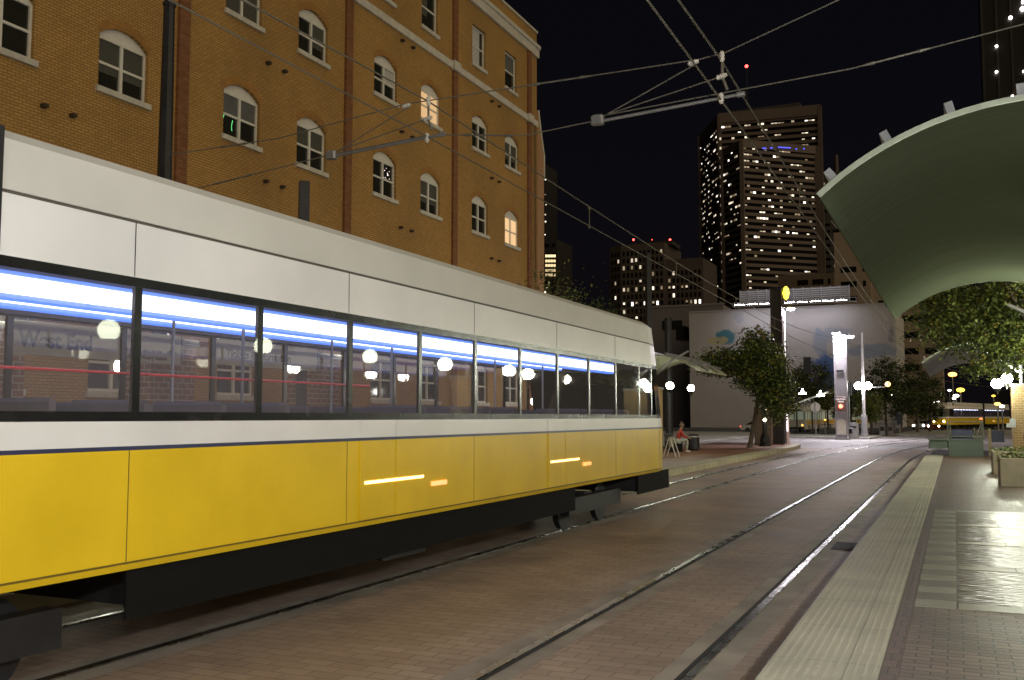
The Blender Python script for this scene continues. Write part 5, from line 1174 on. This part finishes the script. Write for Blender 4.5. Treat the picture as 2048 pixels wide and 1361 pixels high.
def fingers(P, E, w, fwd, side, pre):
    w = Vector(w); fwd = Vector(fwd).normalized(); side = Vector(side).normalized()
    P[pre+'palm'] = (w+fwd*.06, (.034, .02))
    E.append((pre+'wrist', pre+'palm'))
    for k, ln in enumerate((.062, .074, .078, .070, .055)):
        if k == 0: b = w+fwd*.045+side*.035; d = (fwd*.7+side*.7).normalized()
        else: b = w+fwd*.10+side*(.028-.019*(k-1)); d = fwd
        P['%sf%da' % (pre, k)] = (b, .0095); P['%sf%db' % (pre, k)] = (b+d*ln*.6+Vector((0, 0, -.01)), .0085); P['%sf%dc' % (pre, k)] = (b+d*ln+Vector((0, 0, -.03)), .0075)
        E += [(pre+'palm', '%sf%da' % (pre, k)), ('%sf%da' % (pre, k), '%sf%db' % (pre, k)), ('%sf%db' % (pre, k), '%sf%dc' % (pre, k))]
def person(o, f, s, label, sit, top_m, leg_m, shoe_m, hair_m, seat=.66):
    t = thing('person', tuple(o), label, 'person'); o = Vector(o); f = Vector(f).normalized(); s = Vector(s).normalized(); U = Vector((0, 0, 1))
    def p(a, b, c): return o+f*a+s*b+U*c
    hz = (seat-.2+.12) if sit else .95
    lean = .14 if sit else .0
    ch, nk = p(lean*.6, 0, hz+.34), p(lean, 0, hz+.53)
    hd = p(lean+.06, 0, hz+.66)
    B = {'pel': (p(0, 0, hz), .11), 'neck': (nk, .055), 'chest': (ch, .12), 'head0': (hd, .075), 'head1': (hd+U*.09+f*.01, .092), 'head2': (hd+U*.17, .06), 'nose': (hd+U*.07+f*.105, .016), 'chin': (hd+U*(-.01)+f*.07, .035)}
    E = [('pel', 'chest'), ('chest', 'neck'), ('neck', 'head0'), ('head0', 'head1'), ('head1', 'head2'), ('head1', 'nose'), ('head0', 'chin')]
    arms, legs = {}, {}
    for k, sg in (('l', 1), ('r', -1)):
        sh = p(lean*.8, sg*.19, hz+.47); el = p(lean+.10, sg*.25, hz+.20) if sit else p(-.03, sg*.25, hz+.17); wr = p(lean+.34, sg*.12, hz+.12) if sit else p(.06, sg*.26, hz-.08)
        arms[k] = (sh, el, wr); B[k+'sh'] = (sh, .05); B[k+'el'] = (el, .04); B[k+'wrist'] = (wr, .027); E += [('chest', k+'sh'), (k+'sh', k+'el'), (k+'el', k+'wrist')]
        fingers(B, E, wr, f*.9-U*.25 if sit else -U+f*.15, -s*sg if sit else f, k)
        hp = p(0, sg*.10, hz-.03); kn = p(.44, sg*.13, hz+.02) if sit else p(.03, sg*.11, .5); an = p(.40, sg*.12, .09) if sit else p(-.01, sg*.11, .09); toe = an+f*.17-U*.05
        legs[k] = (hp, kn, an, toe); B[k+'hp'] = (hp, .08); B[k+'kn'] = (kn, .058); B[k+'an'] = (an, .038); B[k+'toe'] = (toe, .03); E += [('pel', k+'hp'), (k+'hp', k+'kn'), (k+'kn', k+'an'), (k+'an', k+'toe')]
    skin('body', B, E, M_skin, t, 'pel')
    J = {'a': (p(0, 0, hz-.06), (.16, .14)), 'b': (p(lean*.3, 0, hz+.2), (.155, .13)), 'c': (ch+U*.04, (.17, .13)), 'd': (nk-U*.02, .075)}; JE = [('a', 'b'), ('b', 'c'), ('c', 'd')]
    for k in 'lr':
        sh, el, wr = arms[k]; J[k+'s'] = (sh, .068); J[k+'e'] = (el, .056); J[k+'w'] = (el.lerp(wr, .92), .042); JE += [('c', k+'s'), (k+'s', k+'e'), (k+'e', k+'w')]
    skin('jacket', J, JE, top_m, t, 'b')
    T = {'p': (p(0, 0, hz-.02), .135)}; TE = []
    for k in 'lr':
        hp, kn, an, toe = legs[k]; T[k+'h'] = (hp, .095); T[k+'k'] = (kn, .072); T[k+'a'] = (kn.lerp(an, .93), .055); TE += [('p', k+'h'), (k+'h', k+'k'), (k+'k', k+'a')]
    skin('trousers', T, TE, leg_m, t, 'p')
    for k in 'lr':
        an, toe = legs[k][2], legs[k][3]; skin('shoe', {'a': (an-U*.03-f*.03, .048), 'b': (an-U*.045+f*.07, .046), 'c': (toe+f*.02+U*.0, .036)}, [('a', 'b'), ('b', 'c')], shoe_m, t, 'a')
    skin('hair', {'a': (hd+U*.115-f*.025, .10), 'b': (hd+U*.02-f*.05, .082), 'c': (hd+U*.155+f*.015, .078)}, [('a', 'b'), ('a', 'c')], hair_m, t, 'a')
    for sg in (-1, 1):
        q = MB(); q.ball(tuple(hd+U*.095+f*.092+s*sg*.034), .012, 8, 6); q.build('eye', M_black, t); 
        q = MB(); q.ball(tuple(hd+U*.075+s*sg*.092), .022, 8, 6, 1.4); q.build('ear', M_skin, t)
    q = MB(); a = hd+U*.02+f*.098; q.tube([a-s*.028, a, a+s*.028], [.004, .008, .004], 6); q.build('mouth', mat('lips', (.30, .10, .09), .5), t)
    return t
person((-12.35, 46.9, .2), (.92, .4, 0), (-.4, .92, 0), 'person in a red jacket and pale trousers seated on the far platform', True, M_redj, M_pant, M_shoe, M_hair, .66)
v = atY(2066, 900, 32.2); person((v.x, 31.6, .2), (.6, .8, 0), (-.8, .6, 0), 'person in navy clothes at the right edge, cut by the frame', False, M_navy, M_navy, M_shoe, M_hair)
